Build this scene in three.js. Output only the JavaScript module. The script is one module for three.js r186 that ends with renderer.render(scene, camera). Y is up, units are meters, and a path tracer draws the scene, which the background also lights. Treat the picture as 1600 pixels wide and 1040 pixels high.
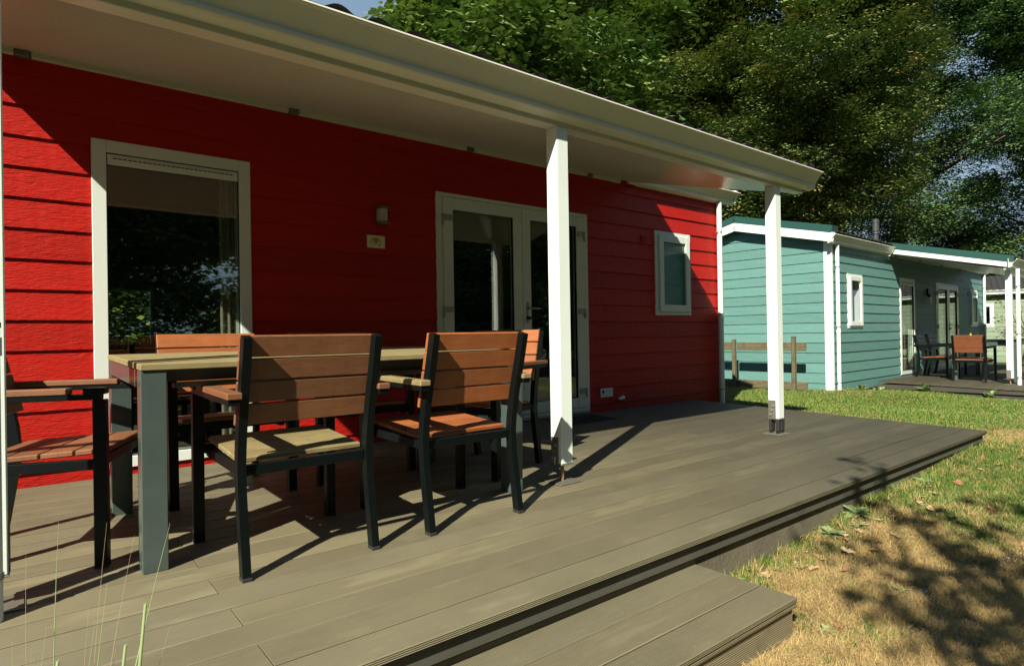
import * as THREE from 'three';
import { mergeGeometries, mergeVertices } from 'three/addons/utils/BufferGeometryUtils.js';

// ---------------------------------------------------------------- camera, sky, sun, exposure
const scene = new THREE.Scene();
const camera = new THREE.PerspectiveCamera(56.70, 1024 / 665, 0.05, 900);
{ // yaw 38.85 deg to the right of the house front's normal, level, rolled 0.93 deg; 0.86 m above the deck
  const yaw = 0.678064, pitch = 0.0030275, roll = -0.0161472;
  const fw = new THREE.Vector3(Math.sin(yaw) * Math.cos(pitch), Math.sin(pitch), -Math.cos(yaw) * Math.cos(pitch));
  const r0 = new THREE.Vector3(Math.cos(yaw), 0, Math.sin(yaw)), u0 = new THREE.Vector3().crossVectors(r0, fw);
  const r = r0.clone().multiplyScalar(Math.cos(roll)).addScaledVector(u0, Math.sin(roll));
  const u = r0.clone().multiplyScalar(-Math.sin(roll)).addScaledVector(u0, Math.cos(roll));
  camera.quaternion.setFromRotationMatrix(new THREE.Matrix4().makeBasis(r, u, fw.clone().negate()));
  camera.position.set(0, 0.86, 4.7363);
}
scene.add(camera);
const SUN_DIR = new THREE.Vector3(-1.073, 1, 0.55).normalize();      // towards the sun
{ // clear blue sky, computed: paler towards the horizon and round the sun
  const W = 256, H = 128, d = new Float32Array(W * H * 4), v = new THREE.Vector3();
  for (let j = 0; j < H; j++) for (let i = 0; i < W; i++) {
    const th = (j + 0.5) / H * Math.PI - Math.PI / 2, ph = (i + 0.5) / W * Math.PI * 2 - Math.PI;
    v.set(Math.cos(th) * Math.cos(ph), Math.sin(th), Math.cos(th) * Math.sin(ph));
    const h = Math.max(v.y, 0), k = Math.exp(-((h / 0.55) ** 2)), c = Math.max(v.dot(SUN_DIR), 0), g = 0.03 * Math.pow(c, 12);
    const o = (j * W + i) * 4;
    d[o] = 0.038 + 0.165 * k + g; d[o + 1] = 0.078 + 0.200 * k + g * 0.95; d[o + 2] = 0.14 + 0.215 * k + g * 0.85; d[o + 3] = 1;
  }
  const t = new THREE.DataTexture(d, W, H, THREE.RGBAFormat, THREE.FloatType);
  t.mapping = THREE.EquirectangularReflectionMapping; t.magFilter = t.minFilter = THREE.LinearFilter; t.needsUpdate = true;
  scene.background = t; scene.environment = t;
}
const sun = new THREE.DirectionalLight(new THREE.Color(1, 0.92, 0.76), 5);
sun.position.copy(SUN_DIR).multiplyScalar(60); sun.target.position.set(4, 0, 0);
sun.position.add(sun.target.position);
sun.castShadow = true; sun.shadow.mapSize.set(4096, 4096);
Object.assign(sun.shadow.camera, { left: -30, right: 30, top: 25, bottom: -25, near: 1, far: 140 });
sun.shadow.radius = 1;
scene.add(sun, sun.target);
const renderer = new THREE.WebGLRenderer({ antialias: true });
renderer.toneMapping = THREE.LinearToneMapping;
renderer.toneMappingExposure = 2.1;
renderer.shadowMap.enabled = true;

// ---------------------------------------------------------------- helpers
function rng(seed) { let a = seed >>> 0; return () => { a |= 0; a = a + 0x6D2B79F5 | 0; let t = Math.imul(a ^ a >>> 15, 1 | a); t = t + Math.imul(t ^ t >>> 7, 61 | t) ^ t; return ((t ^ t >>> 14) >>> 0) / 4294967296; }; }
const R = rng(7);
const used = {};
function numbered(n) { used[n] = (used[n] ?? -1) + 1; return used[n] ? `${n}_${String(used[n]).padStart(3, '0')}` : n; }
function thing(name, label, category, pos = [0, 0, 0], rot = [0, 0, 0], group) {
  const o = new THREE.Group(); o.name = numbered(name); o.position.set(...pos); o.rotation.set(...rot);
  o.userData = { label, category }; if (group) o.userData.group = group; scene.add(o); return o;
}
function put(name, geo, m, parent, label) {
  const o = new THREE.Mesh(Array.isArray(geo) ? mergeGeometries(geo) : geo, m); o.name = name; o.castShadow = o.receiveShadow = true;
  if (label) o.userData.label = label; parent.add(o); return o;
}
function struct(name, geo, m) { const o = put(name, geo, m, scene); o.userData.kind = 'structure'; return o; }
function copyOf(src, name, label, pos, rot, scale) {
  const c = src.clone(); c.name = numbered(name); c.userData = { ...src.userData, label }; c.position.set(...pos); if (rot) c.rotation.set(...rot); if (scale) c.scale.setScalar(scale); scene.add(c); return c;
}
function fromTris(p, uv) {
  const g = new THREE.BufferGeometry(); g.setAttribute('position', new THREE.Float32BufferAttribute(p, 3));
  g.setAttribute('uv', new THREE.Float32BufferAttribute(uv ?? new Array(p.length / 3 * 2).fill(0), 2)); g.computeVertexNormals(); return g;
}
// uv in metres: u runs along axis `len`
function uvBox(g, len = 0, ou = 0, ov = 0) {
  if (g.index) g = g.toNonIndexed();
  const p = g.attributes.position, n = g.attributes.normal, uv = new Float32Array(p.count * 2);
  for (let i = 0; i < p.count; i++) {
    const c = [p.getX(i), p.getY(i), p.getZ(i)], a = [Math.abs(n.getX(i)), Math.abs(n.getY(i)), Math.abs(n.getZ(i))];
    const k = a.indexOf(Math.max(...a)); let u, v;
    if (k === len) { u = c[(len + 1) % 3]; v = c[(len + 2) % 3]; } else { u = c[len]; v = c[3 - len - k]; }
    uv[2 * i] = u + ou; uv[2 * i + 1] = v + ov;
  }
  g.setAttribute('uv', new THREE.BufferAttribute(uv, 2)); return g;
}
// chamfered box, size w,h,d about x,y,z; uv along `len`
function cbox(w, h, d, x = 0, y = 0, z = 0, c = 0.002, len = 0, rnd = true) {
  const H = [w / 2, h / 2, d / 2]; c = Math.min(c, H[0] * 0.8, H[1] * 0.8, H[2] * 0.8);
  const P = [], V = (s, k) => { const o = [0, 0, 0]; for (let a = 0; a < 3; a++) o[a] = s[a] * (a === k ? H[a] : H[a] - c); return o; };
  const tri = (a, b, e, n) => { const ux = b[0] - a[0], uy = b[1] - a[1], uz = b[2] - a[2], vx = e[0] - a[0], vy = e[1] - a[1], vz = e[2] - a[2];
    const d = (uy * vz - uz * vy) * n[0] + (uz * vx - ux * vz) * n[1] + (ux * vy - uy * vx) * n[2]; if (d > 0) P.push(...a, ...b, ...e); else P.push(...a, ...e, ...b); };
  const quad = (a, b, e, f, n) => { tri(a, b, e, n); tri(a, e, f, n); };
  for (let k = 0; k < 3; k++) for (const s of [-1, 1]) {
    const i = (k + 1) % 3, j = (k + 2) % 3, n = [0, 0, 0]; n[k] = s;
    const q = [[-1, -1], [1, -1], [1, 1], [-1, 1]].map(([a, b]) => { const t = [0, 0, 0]; t[k] = s; t[i] = a; t[j] = b; return V(t, k); });
    quad(...q, n);
  }
  for (let k = 0; k < 3; k++) { const i = (k + 1) % 3, j = (k + 2) % 3; for (const a of [-1, 1]) for (const b of [-1, 1]) {
    const s0 = [0, 0, 0], s1 = [0, 0, 0]; s0[k] = -1; s1[k] = 1; s0[i] = s1[i] = a; s0[j] = s1[j] = b; const n = [0, 0, 0]; n[i] = a; n[j] = b;
    quad(V(s0, i), V(s1, i), V(s1, j), V(s0, j), n);
  } }
  for (const a of [-1, 1]) for (const b of [-1, 1]) for (const e of [-1, 1]) { const s = [a, b, e]; tri(V(s, 0), V(s, 1), V(s, 2), s); }
  const g = fromTris(P); uvBox(g, len, rnd ? R() * 7 : 0, rnd ? R() * 7 : 0); g.translate(x, y, z); return g;
}
const box = (x0, x1, y0, y1, z0, z1, c = 0.002, len = 0) => cbox(x1 - x0, y1 - y0, z1 - z0, (x0 + x1) / 2, (y0 + y1) / 2, (z0 + z1) / 2, c, len);
function cyl(r0, r1, h, x, y, z, seg = 14, axis = 'y') { let g = new THREE.CylinderGeometry(r1, r0, h, seg); if (axis === 'x') g.rotateZ(Math.PI / 2); if (axis === 'z') g.rotateX(Math.PI / 2); g.translate(x, y, z); return g.toNonIndexed(); }
// a bar with rectangular section along a polyline in the (z,y) plane, width along x
function barZY(pts, wx, t, x) {
  const P = [], n = pts.length, L = [], Rr = [];
  for (let i = 0; i < n; i++) {
    const a = pts[Math.max(i - 1, 0)], b = pts[Math.min(i + 1, n - 1)]; let dz = b[0] - a[0], dy = b[1] - a[1]; const l = Math.hypot(dz, dy); dz /= l; dy /= l;
    L.push([pts[i][0] - dy * t / 2, pts[i][1] + dz * t / 2]); Rr.push([pts[i][0] + dy * t / 2, pts[i][1] - dz * t / 2]);
  }
  const q = (a, b, c, d) => P.push(...a, ...b, ...c, ...a, ...c, ...d), X0 = x - wx / 2, X1 = x + wx / 2, v = (p, X) => [X, p[1], p[0]];
  for (let i = 0; i < n - 1; i++) {
    q(v(L[i], X0), v(L[i + 1], X0), v(L[i + 1], X1), v(L[i], X1)); q(v(Rr[i], X1), v(Rr[i + 1], X1), v(Rr[i + 1], X0), v(Rr[i], X0));
    q(v(Rr[i], X0), v(Rr[i + 1], X0), v(L[i + 1], X0), v(L[i], X0)); q(v(L[i], X1), v(L[i + 1], X1), v(Rr[i + 1], X1), v(Rr[i], X1));
  }
  q(v(L[0], X0), v(L[0], X1), v(Rr[0], X1), v(Rr[0], X0)); const e = n - 1; q(v(Rr[e], X0), v(Rr[e], X1), v(L[e], X1), v(L[e], X0));
  return fromTris(P);
}
// profile [z,y][] swept along x
function sweepX(prof, x0, x1, closed = true) {
  const P = [], UV = [], n = prof.length; let s = 0;
  for (let i = 0; i < (closed ? n : n - 1); i++) {
    const a = prof[i], b = prof[(i + 1) % n], l = Math.hypot(a[0] - b[0], a[1] - b[1]);
    P.push(x0, a[1], a[0], x1, a[1], a[0], x1, b[1], b[0], x0, a[1], a[0], x1, b[1], b[0], x0, b[1], b[0]);
    UV.push(x0, s, x1, s, x1, s + l, x0, s, x1, s + l, x0, s + l); s += l;
  }
  if (closed) { const sh = new THREE.Shape(prof.map((p) => new THREE.Vector2(p[0], p[1]))); const f = new THREE.ShapeGeometry(sh).toNonIndexed(), q = f.attributes.position;
    for (const X of [x0, x1]) for (let i = 0; i < q.count; i++) { P.push(X, q.getY(i), q.getX(i)); UV.push(q.getX(i), q.getY(i)); } }
  return fromTris(P, UV);
}
function tube(pts, radii, seg = 7, name) { // tapered tube through Vector3 points
  const P = [], UV = [], rings = []; const up = new THREE.Vector3(0.3, 0.2, 1).normalize();
  for (let i = 0; i < pts.length; i++) {
    const d = new THREE.Vector3().subVectors(pts[Math.min(i + 1, pts.length - 1)], pts[Math.max(i - 1, 0)]).normalize();
    const a = new THREE.Vector3().crossVectors(d, Math.abs(d.dot(up)) > 0.95 ? new THREE.Vector3(1, 0, 0) : up).normalize(), b = new THREE.Vector3().crossVectors(d, a);
    rings.push([...Array(seg + 1).keys()].map((k) => { const t = k / seg * Math.PI * 2; return pts[i].clone().addScaledVector(a, Math.cos(t) * radii[i]).addScaledVector(b, Math.sin(t) * radii[i]); }));
  }
  let l = 0;
  for (let i = 0; i < pts.length - 1; i++) { const dl = pts[i].distanceTo(pts[i + 1]);
    for (let k = 0; k < seg; k++) { const q = [rings[i][k], rings[i][k + 1], rings[i + 1][k + 1], rings[i][k], rings[i + 1][k + 1], rings[i + 1][k]];
      const U = [k, k + 1, k + 1, k, k + 1, k], V = [l, l, l + dl, l, l + dl, l + dl];
      q.forEach((p, j) => { P.push(p.x, p.y, p.z); UV.push(U[j] / seg * 6.28 * radii[0], V[j]); }); } l += dl; }
  const g = fromTris(P, UV); g.deleteAttribute('normal'); const m = mergeVertices(g, 1e-4); m.computeVertexNormals(); return m.toNonIndexed();
}

// ---------------------------------------------------------------- procedural textures
function noise2(seed, per) { // tileable value noise with lattice period per x per
  const r = rng(seed), A = new Float32Array(per * per); for (let i = 0; i < A.length; i++) A[i] = r();
  return (x, y) => { let xi = Math.floor(x), yi = Math.floor(y); let fx = x - xi, fy = y - yi; fx = fx * fx * (3 - 2 * fx); fy = fy * fy * (3 - 2 * fy);
    const m = (v) => ((v % per) + per) % per; const a = A[m(yi) * per + m(xi)], b = A[m(yi) * per + m(xi + 1)], c = A[m(yi + 1) * per + m(xi)], d = A[m(yi + 1) * per + m(xi + 1)];
    return a + (b - a) * fx + (c - a) * fy + (a - b - c + d) * fx * fy; };
}
function fbm(seed, oct, base) { const L = []; for (let i = 0; i < oct; i++) L.push([noise2(seed + i * 17, base << i), base << i, 0.5 ** i]); let tot = 0; L.forEach((l) => tot += l[2]);
  return (u, v, sx = 1, sy = 1) => { let s = 0; for (const [f, p, a] of L) s += a * f(u * p * sx, v * p * sy); return s / tot; }; } // u,v in 0..1, sx, sy whole numbers keep it tileable
function tex(n, fn, srgb, rx, ry, h = n) { // fn(u,v) -> [r,g,b] or grey in 0..1; the texture covers rx x ry metres
  const d = new Uint8Array(n * h * 4);
  for (let j = 0; j < h; j++) for (let i = 0; i < n; i++) { let c = fn(i / n, j / h); if (!Array.isArray(c)) c = [c, c, c]; const o = (j * n + i) * 4; for (let k = 0; k < 3; k++) d[o + k] = Math.max(0, Math.min(255, c[k] * 255)); d[o + 3] = 255; }
  const t = new THREE.DataTexture(d, n, h); t.magFilter = THREE.LinearFilter; t.minFilter = THREE.LinearMipmapLinearFilter; t.generateMipmaps = true; t.wrapS = t.wrapT = THREE.RepeatWrapping;
  if (srgb) t.colorSpace = THREE.SRGBColorSpace; t.repeat.set(1 / rx, 1 / ry); t.needsUpdate = true; return t;
}
const lin = (r, g, b) => new THREE.Color().setRGB(r, g, b);
const mix = (a, b, t) => a + (b - a) * t;
const nA = fbm(11, 5, 4), nB = fbm(29, 4, 8), nC = fbm(53, 3, 32), nD = fbm(71, 5, 4);

// embossed cedar grain of the siding: long wavy fibres, knots and cathedral arches
function grainHeight(u, v) {
  const w = nA(u, v, 1, 2) * 0.9, f = nB(u, v + w * 0.03, 5, 20), f2 = nC(u, v + w * 0.03, 3, 6);
  const arch = Math.sin((v * 40 + nD(u, v, 1, 1) * 26) * 2) * 0.5 + 0.5;
  const k = Math.max(0, nD(u, v, 2, 3) - 0.45) * 2.2;
  return 0.5 * f + 0.28 * f2 + arch * k * 0.5;
}
const sidingBump = tex(1024, grainHeight, false, 1.7, 0.74, 512);
const sidingTint = tex(512, (u, v) => 0.80 + 0.2 * nA(u, v, 3, 6) - 0.10 * Math.max(0, nD(u, v, 1, 2) - 0.5), false, 3.1, 0.74, 256);
const siding = (r, g, b) => new THREE.MeshPhysicalMaterial({ color: lin(r, g, b), map: sidingTint, roughness: 0.5, specularIntensity: 0.5, bumpMap: sidingBump, bumpScale: 0.006 });
const paintTint = tex(256, (u, v) => 0.92 + 0.08 * nA(u, v) , false, 0.9, 0.9);
const paintBump = tex(256, (u, v) => nB(u, v, 1, 2), false, 0.35, 0.35);
const M = {
  red: siding(0.40, 0.0115, 0.006), blue: siding(0.108, 0.240, 0.222), green: siding(0.19, 0.26, 0.18),
  white: new THREE.MeshPhysicalMaterial({ color: lin(0.70, 0.78, 0.74), map: paintTint, roughness: 0.38, bumpMap: paintBump, bumpScale: 0.0002 }),
  upvc: new THREE.MeshPhysicalMaterial({ color: lin(0.64, 0.70, 0.66), map: paintTint, roughness: 0.3, bumpMap: paintBump, bumpScale: 0.0001 }),
  gutter: new THREE.MeshPhysicalMaterial({ color: lin(0.66, 0.66, 0.55), map: paintTint, roughness: 0.32 }),
  cream: new THREE.MeshStandardMaterial({ color: lin(0.55, 0.52, 0.38), map: paintTint, roughness: 0.6, bumpMap: paintBump, bumpScale: 0.0006 }),
  soffit: new THREE.MeshPhysicalMaterial({ color: lin(0.45, 0.47, 0.41), roughness: 0.24 }),
  greenMetal: new THREE.MeshStandardMaterial({ color: lin(0.012, 0.062, 0.054), map: paintTint, roughness: 0.45 }),
  darkMetal: new THREE.MeshStandardMaterial({ color: lin(0.03, 0.03, 0.032), map: paintTint, roughness: 0.5 }),
  tile: new THREE.MeshStandardMaterial({ color: lin(0.03, 0.032, 0.035), map: sidingTint, roughness: 0.55 }),
  steel: new THREE.MeshStandardMaterial({ color: lin(0.36, 0.37, 0.36), map: paintTint, metalness: 0.7, roughness: 0.5 }),
  galv: new THREE.MeshStandardMaterial({ color: lin(0.22, 0.22, 0.18), map: tex(128, (u, v) => 0.7 + 0.3 * nB(u, v), false, 0.15, 0.15), metalness: 0.55, roughness: 0.55 }),
  rust: new THREE.MeshStandardMaterial({ color: lin(0.25, 0.14, 0.08), map: paintTint, metalness: 0.3, roughness: 0.8 }),
  rubber: new THREE.MeshStandardMaterial({ color: lin(0.015, 0.015, 0.015), roughness: 0.8 }),
  flue: new THREE.MeshStandardMaterial({ color: lin(0.05, 0.06, 0.06), metalness: 0.3, roughness: 0.5 }),
  glass: new THREE.MeshPhysicalMaterial({ color: lin(0.82, 0.86, 0.83), transmission: 1, thickness: 0, roughness: 0.0, ior: 2.1 }),
  rainGlass: new THREE.MeshPhysicalMaterial({ color: lin(0.05, 0.28, 0.19), transmission: 0.5, thickness: 0, roughness: 0.16, ior: 1.6, bumpMap: tex(256, (u, v) => nB(u, v, 6, 1), false, 0.25, 0.4), bumpScale: 0.004 }),  // green tint stands in for mirrored foliage
  inside: new THREE.MeshStandardMaterial({ color: lin(0.13, 0.12, 0.10), roughness: 0.9 }),
  insideFloor: new THREE.MeshStandardMaterial({ color: lin(0.10, 0.07, 0.05), roughness: 0.6 }),
  curtain: new THREE.MeshPhysicalMaterial({ color: lin(0.40, 0.36, 0.27), roughness: 0.95, transmission: 0.3, thickness: 0, side: THREE.DoubleSide }),
  frame: new THREE.MeshPhysicalMaterial({ specularIntensity: 0.35, color: lin(0.0035, 0.006, 0.0062), map: tex(256, (u, v) => 0.75 + 0.25 * nB(u, v), false, 0.2, 0.2), roughness: 0.4, bumpMap: paintBump, bumpScale: 0.0003 }),
  tableMetal: new THREE.MeshPhysicalMaterial({ color: lin(0.062, 0.088, 0.082), map: tex(256, (u, v) => 0.8 + 0.2 * nA(u, v, 2, 2) - 0.25 * Math.max(0, nB(u, v, 2, 2) - 0.66), false, 0.5, 0.5), roughness: 0.30, clearcoat: 0.3, clearcoatRoughness: 0.2 }),
  concrete: new THREE.MeshStandardMaterial({ color: lin(0.15, 0.135, 0.092), map: tex(512, (u, v) => 0.55 + 0.5 * nA(u, v, 2, 2) - 0.25 * Math.max(0, nD(u, v) - 0.5), false, 1, 1), roughness: 0.95, bumpMap: tex(256, (u, v) => nC(u, v), false, 0.3, 0.3), bumpScale: 0.002 }),
};
// brown wood-plastic slats of chairs: streaks along the length and faint cloudy weathering
function slatTex(seed) { const a = fbm(seed, 4, 4), b = fbm(seed + 5, 3, 16); return tex(512, (u, v) => { const s = 0.70 + 0.3 * b(u, v, 1, 8) - 0.34 * (a(u, v, 2, 2) - 0.5) + 0.16 * (a(u, v, 6, 1) - 0.5) - 0.5 * Math.max(0, a(u + 0.4, v, 8, 3) - 0.62); return [s, s, s]; }, false, 0.8, 0.4, 256); }
const slatMap = slatTex(101), slatBump = tex(256, (u, v) => nC(u, v, 1, 4), false, 0.5, 0.1);
const slat = (r, g, b) => new THREE.MeshPhysicalMaterial({ color: lin(r, g, b), map: slatMap, roughness: 0.5, bumpMap: slatBump, bumpScale: 0.0004 });
const slatBrown = [slat(0.195, 0.082, 0.036), slat(0.215, 0.088, 0.037), slat(0.175, 0.074, 0.034)];
const slatOrange = [slat(0.325, 0.105, 0.033), slat(0.36, 0.115, 0.036), slat(0.29, 0.095, 0.033)];
const slatWeathered = [slat(0.26, 0.21, 0.10), slat(0.235, 0.188, 0.088)];
const tableTopMat = [slat(0.29, 0.245, 0.12), slat(0.27, 0.225, 0.108)];
// deck boards: fine reeding along the board, dust, scuffs
const deckBump = tex(64, (u, v) => 0.5 + 0.5 * Math.cos(v * Math.PI * 2 * 8), false, 0.064, 0.0512);
const deckMaps = [0, 1, 2, 3].map((s) => { const a = fbm(200 + s * 9, 5, 4), b = fbm(240 + s * 7, 3, 16); return tex(512, (u, v) => {
  let t = 0.64 + 0.32 * a(u, v, 2, 1) + 0.15 * (b(u, v, 2, 12) - 0.5); const sp = b(u, v, 5, 5); if (sp > 0.78) t += (sp - 0.78) * 2.2; const sc = a(u + 0.61, v + 0.33, 2, 3); if (sc > 0.66) t += (sc - 0.66) * 1.5; const dk = a(u + 0.37, v + 0.11, 4, 1); if (dk < 0.3) t *= 1 - (0.3 - dk) * 1.6; return [t, t * 0.985, t * 0.95]; }, false, 2.6, 0.9, 256); });
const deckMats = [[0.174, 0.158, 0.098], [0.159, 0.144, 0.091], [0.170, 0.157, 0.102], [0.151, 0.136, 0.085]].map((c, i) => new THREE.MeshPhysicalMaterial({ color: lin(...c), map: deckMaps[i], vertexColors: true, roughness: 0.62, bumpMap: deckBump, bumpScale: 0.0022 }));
const deckPlain = deckMats.map((m) => { const c = m.clone(); c.vertexColors = false; c.color.multiplyScalar(1.18); return c; });
const deckDark = new THREE.MeshStandardMaterial({ color: lin(0.05, 0.048, 0.04), map: deckMaps[0], roughness: 0.8 });
const fasciaMat = new THREE.MeshStandardMaterial({ color: lin(0.085, 0.085, 0.068), map: deckMaps[2], roughness: 0.8 });
const riserMat = new THREE.MeshStandardMaterial({ color: lin(0.24, 0.21, 0.13), map: deckMaps[1], roughness: 0.8, bumpMap: tex(64, (u, v) => 0.5 + 0.5 * Math.cos(v * Math.PI * 2 * 4), false, 0.032, 0.032), bumpScale: 0.0016 });
const fenceWood = new THREE.MeshStandardMaterial({ color: lin(0.125, 0.11, 0.06), map: slatTex(131), roughness: 0.85, bumpMap: tex(128, (u, v) => 0.5 + 0.5 * Math.cos(v * Math.PI * 2 * 4), false, 0.1, 0.1), bumpScale: 0.005 });
const bark = new THREE.MeshStandardMaterial({ color: lin(0.13, 0.10, 0.058), map: tex(256, (u, v) => 0.45 + 0.7 * nB(u, v, 3, 1), false, 0.8, 1.6), roughness: 0.95, bumpMap: tex(256, (u, v) => nB(u, v, 3, 1), false, 0.8, 1.6), bumpScale: 0.03 });

// ---------------------------------------------------------------- ground
const GP = [[2.4, 3.5, -0.352], [1, 4.3, -0.41], [2.9, 3.7, -0.335], [-3, 3.5, -0.37], [4.6, 3.15, -0.265], [4.4, 4.4, -0.30], [6.6, 3.1, -0.205], [6.6, 4.2, -0.225], [6.9, 0, -0.2], [6.9, 1.6, -0.19], [8, -0.5, -0.22], [8.3, 2.6, -0.24], [11.3, -0.4, -0.25], [11, -2.2, -0.25], [14.4, 1.4, -0.45], [13.3, 0.2, -0.36], [11, 2, -0.34], [20, 3, -0.52], [25, -1, -0.5], [3, -5, -0.3], [6, 12, -0.45], [-8, 8, -0.45], [15, 12, -0.5], [30, 8, -0.5], [30, -12, -0.45], [10, -14, -0.4], [-12, -8, -0.4]];
function gh(x, z) { let s = 0, w = 0; for (const p of GP) { const d = (x - p[0]) ** 2 + (z - p[1]) ** 2 + 0.05, k = 1 / (d * d); s += k * p[2]; w += k; } return s / w; }
const gn = fbm(301, 5, 8), gm = fbm(333, 4, 8);
const patch = (x, z, s, o = 0) => gn(((x / s + o) % 1 + 1) % 1, ((z / s + o * 0.7) % 1 + 1) % 1);
const sm = (a, b, t) => { t = Math.max(0, Math.min(1, (t - a) / (b - a))); return t * t * (3 - 2 * t); };
function dryness(x, z) { // 1 = bleached straw, 0 = green lawn
  const n = patch(x, z, 9), n2 = patch(x, z, 3.1, 0.3);
  let d = 0.03 + 0.4 * sm(0.5, 0.64, n);
  d = Math.max(d, sm(4.9, 3.7, x) * sm(1.5, 1.9, x) * sm(2.4, 2.8, z) * (0.55 + 0.43 * sm(3.05, 3.3, z)));                         // worn ground by the step
  d = Math.max(d, 0.95 * sm(0.75, 0.35, Math.hypot((x - 7.6) / 1.5, (z - 3.05) / 0.5)));  // bleached strip off the deck corner
  if (x > 4.1 && x < 6.6 && z > 2.9) d *= 0.55 + 0.9 * sm(0.42, 0.6, n2);
  d += (n2 - 0.5) * 0.5; if (x > 8) d *= 0.7;
  return Math.max(0, Math.min(1, d));
}
const bare = (x, z) => 0.55 + 0.45 * sm(0.36, 0.48, patch(x, z, 0.9, 0.7)); // darker where the soil shows
const soilMap = tex(1024, (u, v) => { const a = nA(u, v, 2, 2), c = nC(u, v, 4, 4), f = nB(u, v, 10, 2) * 0.5 + nB(u, v, 2, 10) * 0.5; const t = 0.42 + 0.35 * a + 0.4 * (c - 0.4) + 0.5 * (f - 0.45); return [t, t * 0.97, t * 0.9]; }, false, 1.7, 1.7);
{
  const xs = [], zs = []; const axis = (lo, hi, fine, far) => { const o = [-far]; for (let v = lo; v <= hi + 1e-6; v += fine) o.push(v); o.push(far); let st = fine, v = hi, out = []; while ((st *= 1.6, v + st) < far) out.push(v += st); o.splice(o.length - 1, 0, ...out); st = fine; v = lo; out = []; while ((st *= 1.6, v - st) > -far) out.unshift(v -= st); o.splice(1, 0, ...out); return o; };
  const X = axis(-3, 18, 0.12, 420), Z = axis(-6, 7, 0.12, 420), P = [], C = [], I = [], UV = [];
  for (const z of Z) for (const x of X) { const far = Math.hypot(x - 5, z) > 60; const y = far ? -0.45 : gh(x, z) + 0.02 * (patch(x, z, 1.3) - 0.5); P.push(x, y, z); UV.push(x, z);
    const d = far ? 0.3 : dryness(x, z), b = far ? 1 : bare(x, z); C.push(mix(0.045, 0.29, d) * b, mix(0.070, 0.21, d) * b, mix(0.013, 0.088, d) * b); }
  for (let j = 0; j < Z.length - 1; j++) for (let i = 0; i < X.length - 1; i++) { const a = j * X.length + i, b = a + 1, c = a + X.length, e = c + 1; I.push(a, c, b, b, c, e); }
  const g = new THREE.BufferGeometry(); g.setAttribute('position', new THREE.Float32BufferAttribute(P, 3)); g.setAttribute('color', new THREE.Float32BufferAttribute(C, 3)); g.setAttribute('uv', new THREE.Float32BufferAttribute(UV, 2)); g.setIndex(I); g.computeVertexNormals();
  const m = new THREE.MeshStandardMaterial({ vertexColors: true, map: soilMap, roughness: 1, bumpMap: soilMap, bumpScale: 0.02 });
  const o = struct('ground', g, m); o.userData.label = 'dry lawn ground round the cabins';
}

// ---------------------------------------------------------------- cabin (one model, built twice)
const COURSE0 = 0.073, PITCH = 0.1847, SLOPE = 0.24, DEPTH = 3.5, LEN = 10.58;
const OPEN = { sideWindow: [0.66, 1.375, 1.07, 2.097], bigWindow: [3.505, 4.47, 0.038, 2.155], door: [6.06, 7.99, 0.03, 2.157], lastWindow: [9.15, 9.865, 1.07, 2.097] };
function boardPrism(u0, u1, y0, y1, yk, u0t = u0, u1t = u1) { // lapped board piece; front leans out towards the bottom of the course
  const zf = (y) => 0.026 - 0.0135 * (y - yk) / PITCH, b = 0.0;
  const A = [u0, y0, zf(y0)], B = [u1, y0, zf(y0)], Cc = [u1t, y1, zf(y1)], D = [u0t, y1, zf(y1)], A2 = [u0, y0, b], B2 = [u1, y0, b], C2 = [u1t, y1, b], D2 = [u0t, y1, b];
  const ou = R() * 9, ov = R() * 5, P = [], UV = [];
  const q = (a, b, c, d) => { for (const p of [a, b, c, a, c, d]) { P.push(...p); UV.push(p[0] + ou, p[1] + p[2] + ov); } };
  q(A, B, Cc, D); q(A2, B2, B, A); q(B, B2, C2, Cc); q(A2, A, D, D2); q(D, Cc, C2, D2);
  return fromTris(P, UV);
}
const sidingTones = new Map();
function sidingRun(parent, mat0, len, top, openings, topFn) {
  if (!sidingTones.has(mat0)) sidingTones.set(mat0, [0.93, 1, 1.06].map((k) => { const c = mat0.clone(); c.color.multiplyScalar(k); return c; })); // boards from 0..len, below top, round openings
  for (let k = -1; ; k++) {
    const mat = sidingTones.get(mat0)[Math.floor(R() * 3)]; const yk = COURSE0 + PITCH * k, y1 = Math.min(yk + PITCH + 0.012, top); if (yk >= top - 0.01) break;
    const cuts = [0, len]; for (const o of openings) if (o[3] > yk && o[2] < y1) cuts.push(o[0], o[1]);
    if (!topFn) cuts.push((k * 2.37 + 9.3) % len);
    const c = [...new Set(cuts)].sort((a, b) => a - b); 
    for (let i = 0; i < c.length - 1; i++) {
      const a = c[i] + (i ? 0.0008 : 0), b = c[i + 1], o = openings.find((o) => o[0] < (a + b) / 2 && o[1] > (a + b) / 2 && o[3] > yk && o[2] < y1);
      if (b - a < 0.03) continue;
      const seg = []; if (!o) seg.push([yk, y1]); else { if (o[2] > yk + 0.01) seg.push([yk, Math.min(o[2], y1)]); if (o[3] < y1 - 0.025) seg.push([o[3], y1]); }
      for (const [p, q] of seg) { if (topFn) { const [l0, r0] = topFn(p), [l1, r1] = topFn(q); if (r1 - l1 > 0.1) put('siding_board', boardPrism(Math.max(a, l0), Math.min(b, r0), p, q, yk, Math.max(a, l1), Math.min(b, r1)), mat, parent); else if (r0 - l0 > 0.1) put('siding_board', boardPrism(l0, r0, p, Math.min(q, p + 0.05), yk, l0 + 0.1, r0 - 0.1), mat, parent); } else put('siding_board', boardPrism(a, b, p, q, yk), mat, parent); }
    }
  }
}
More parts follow.
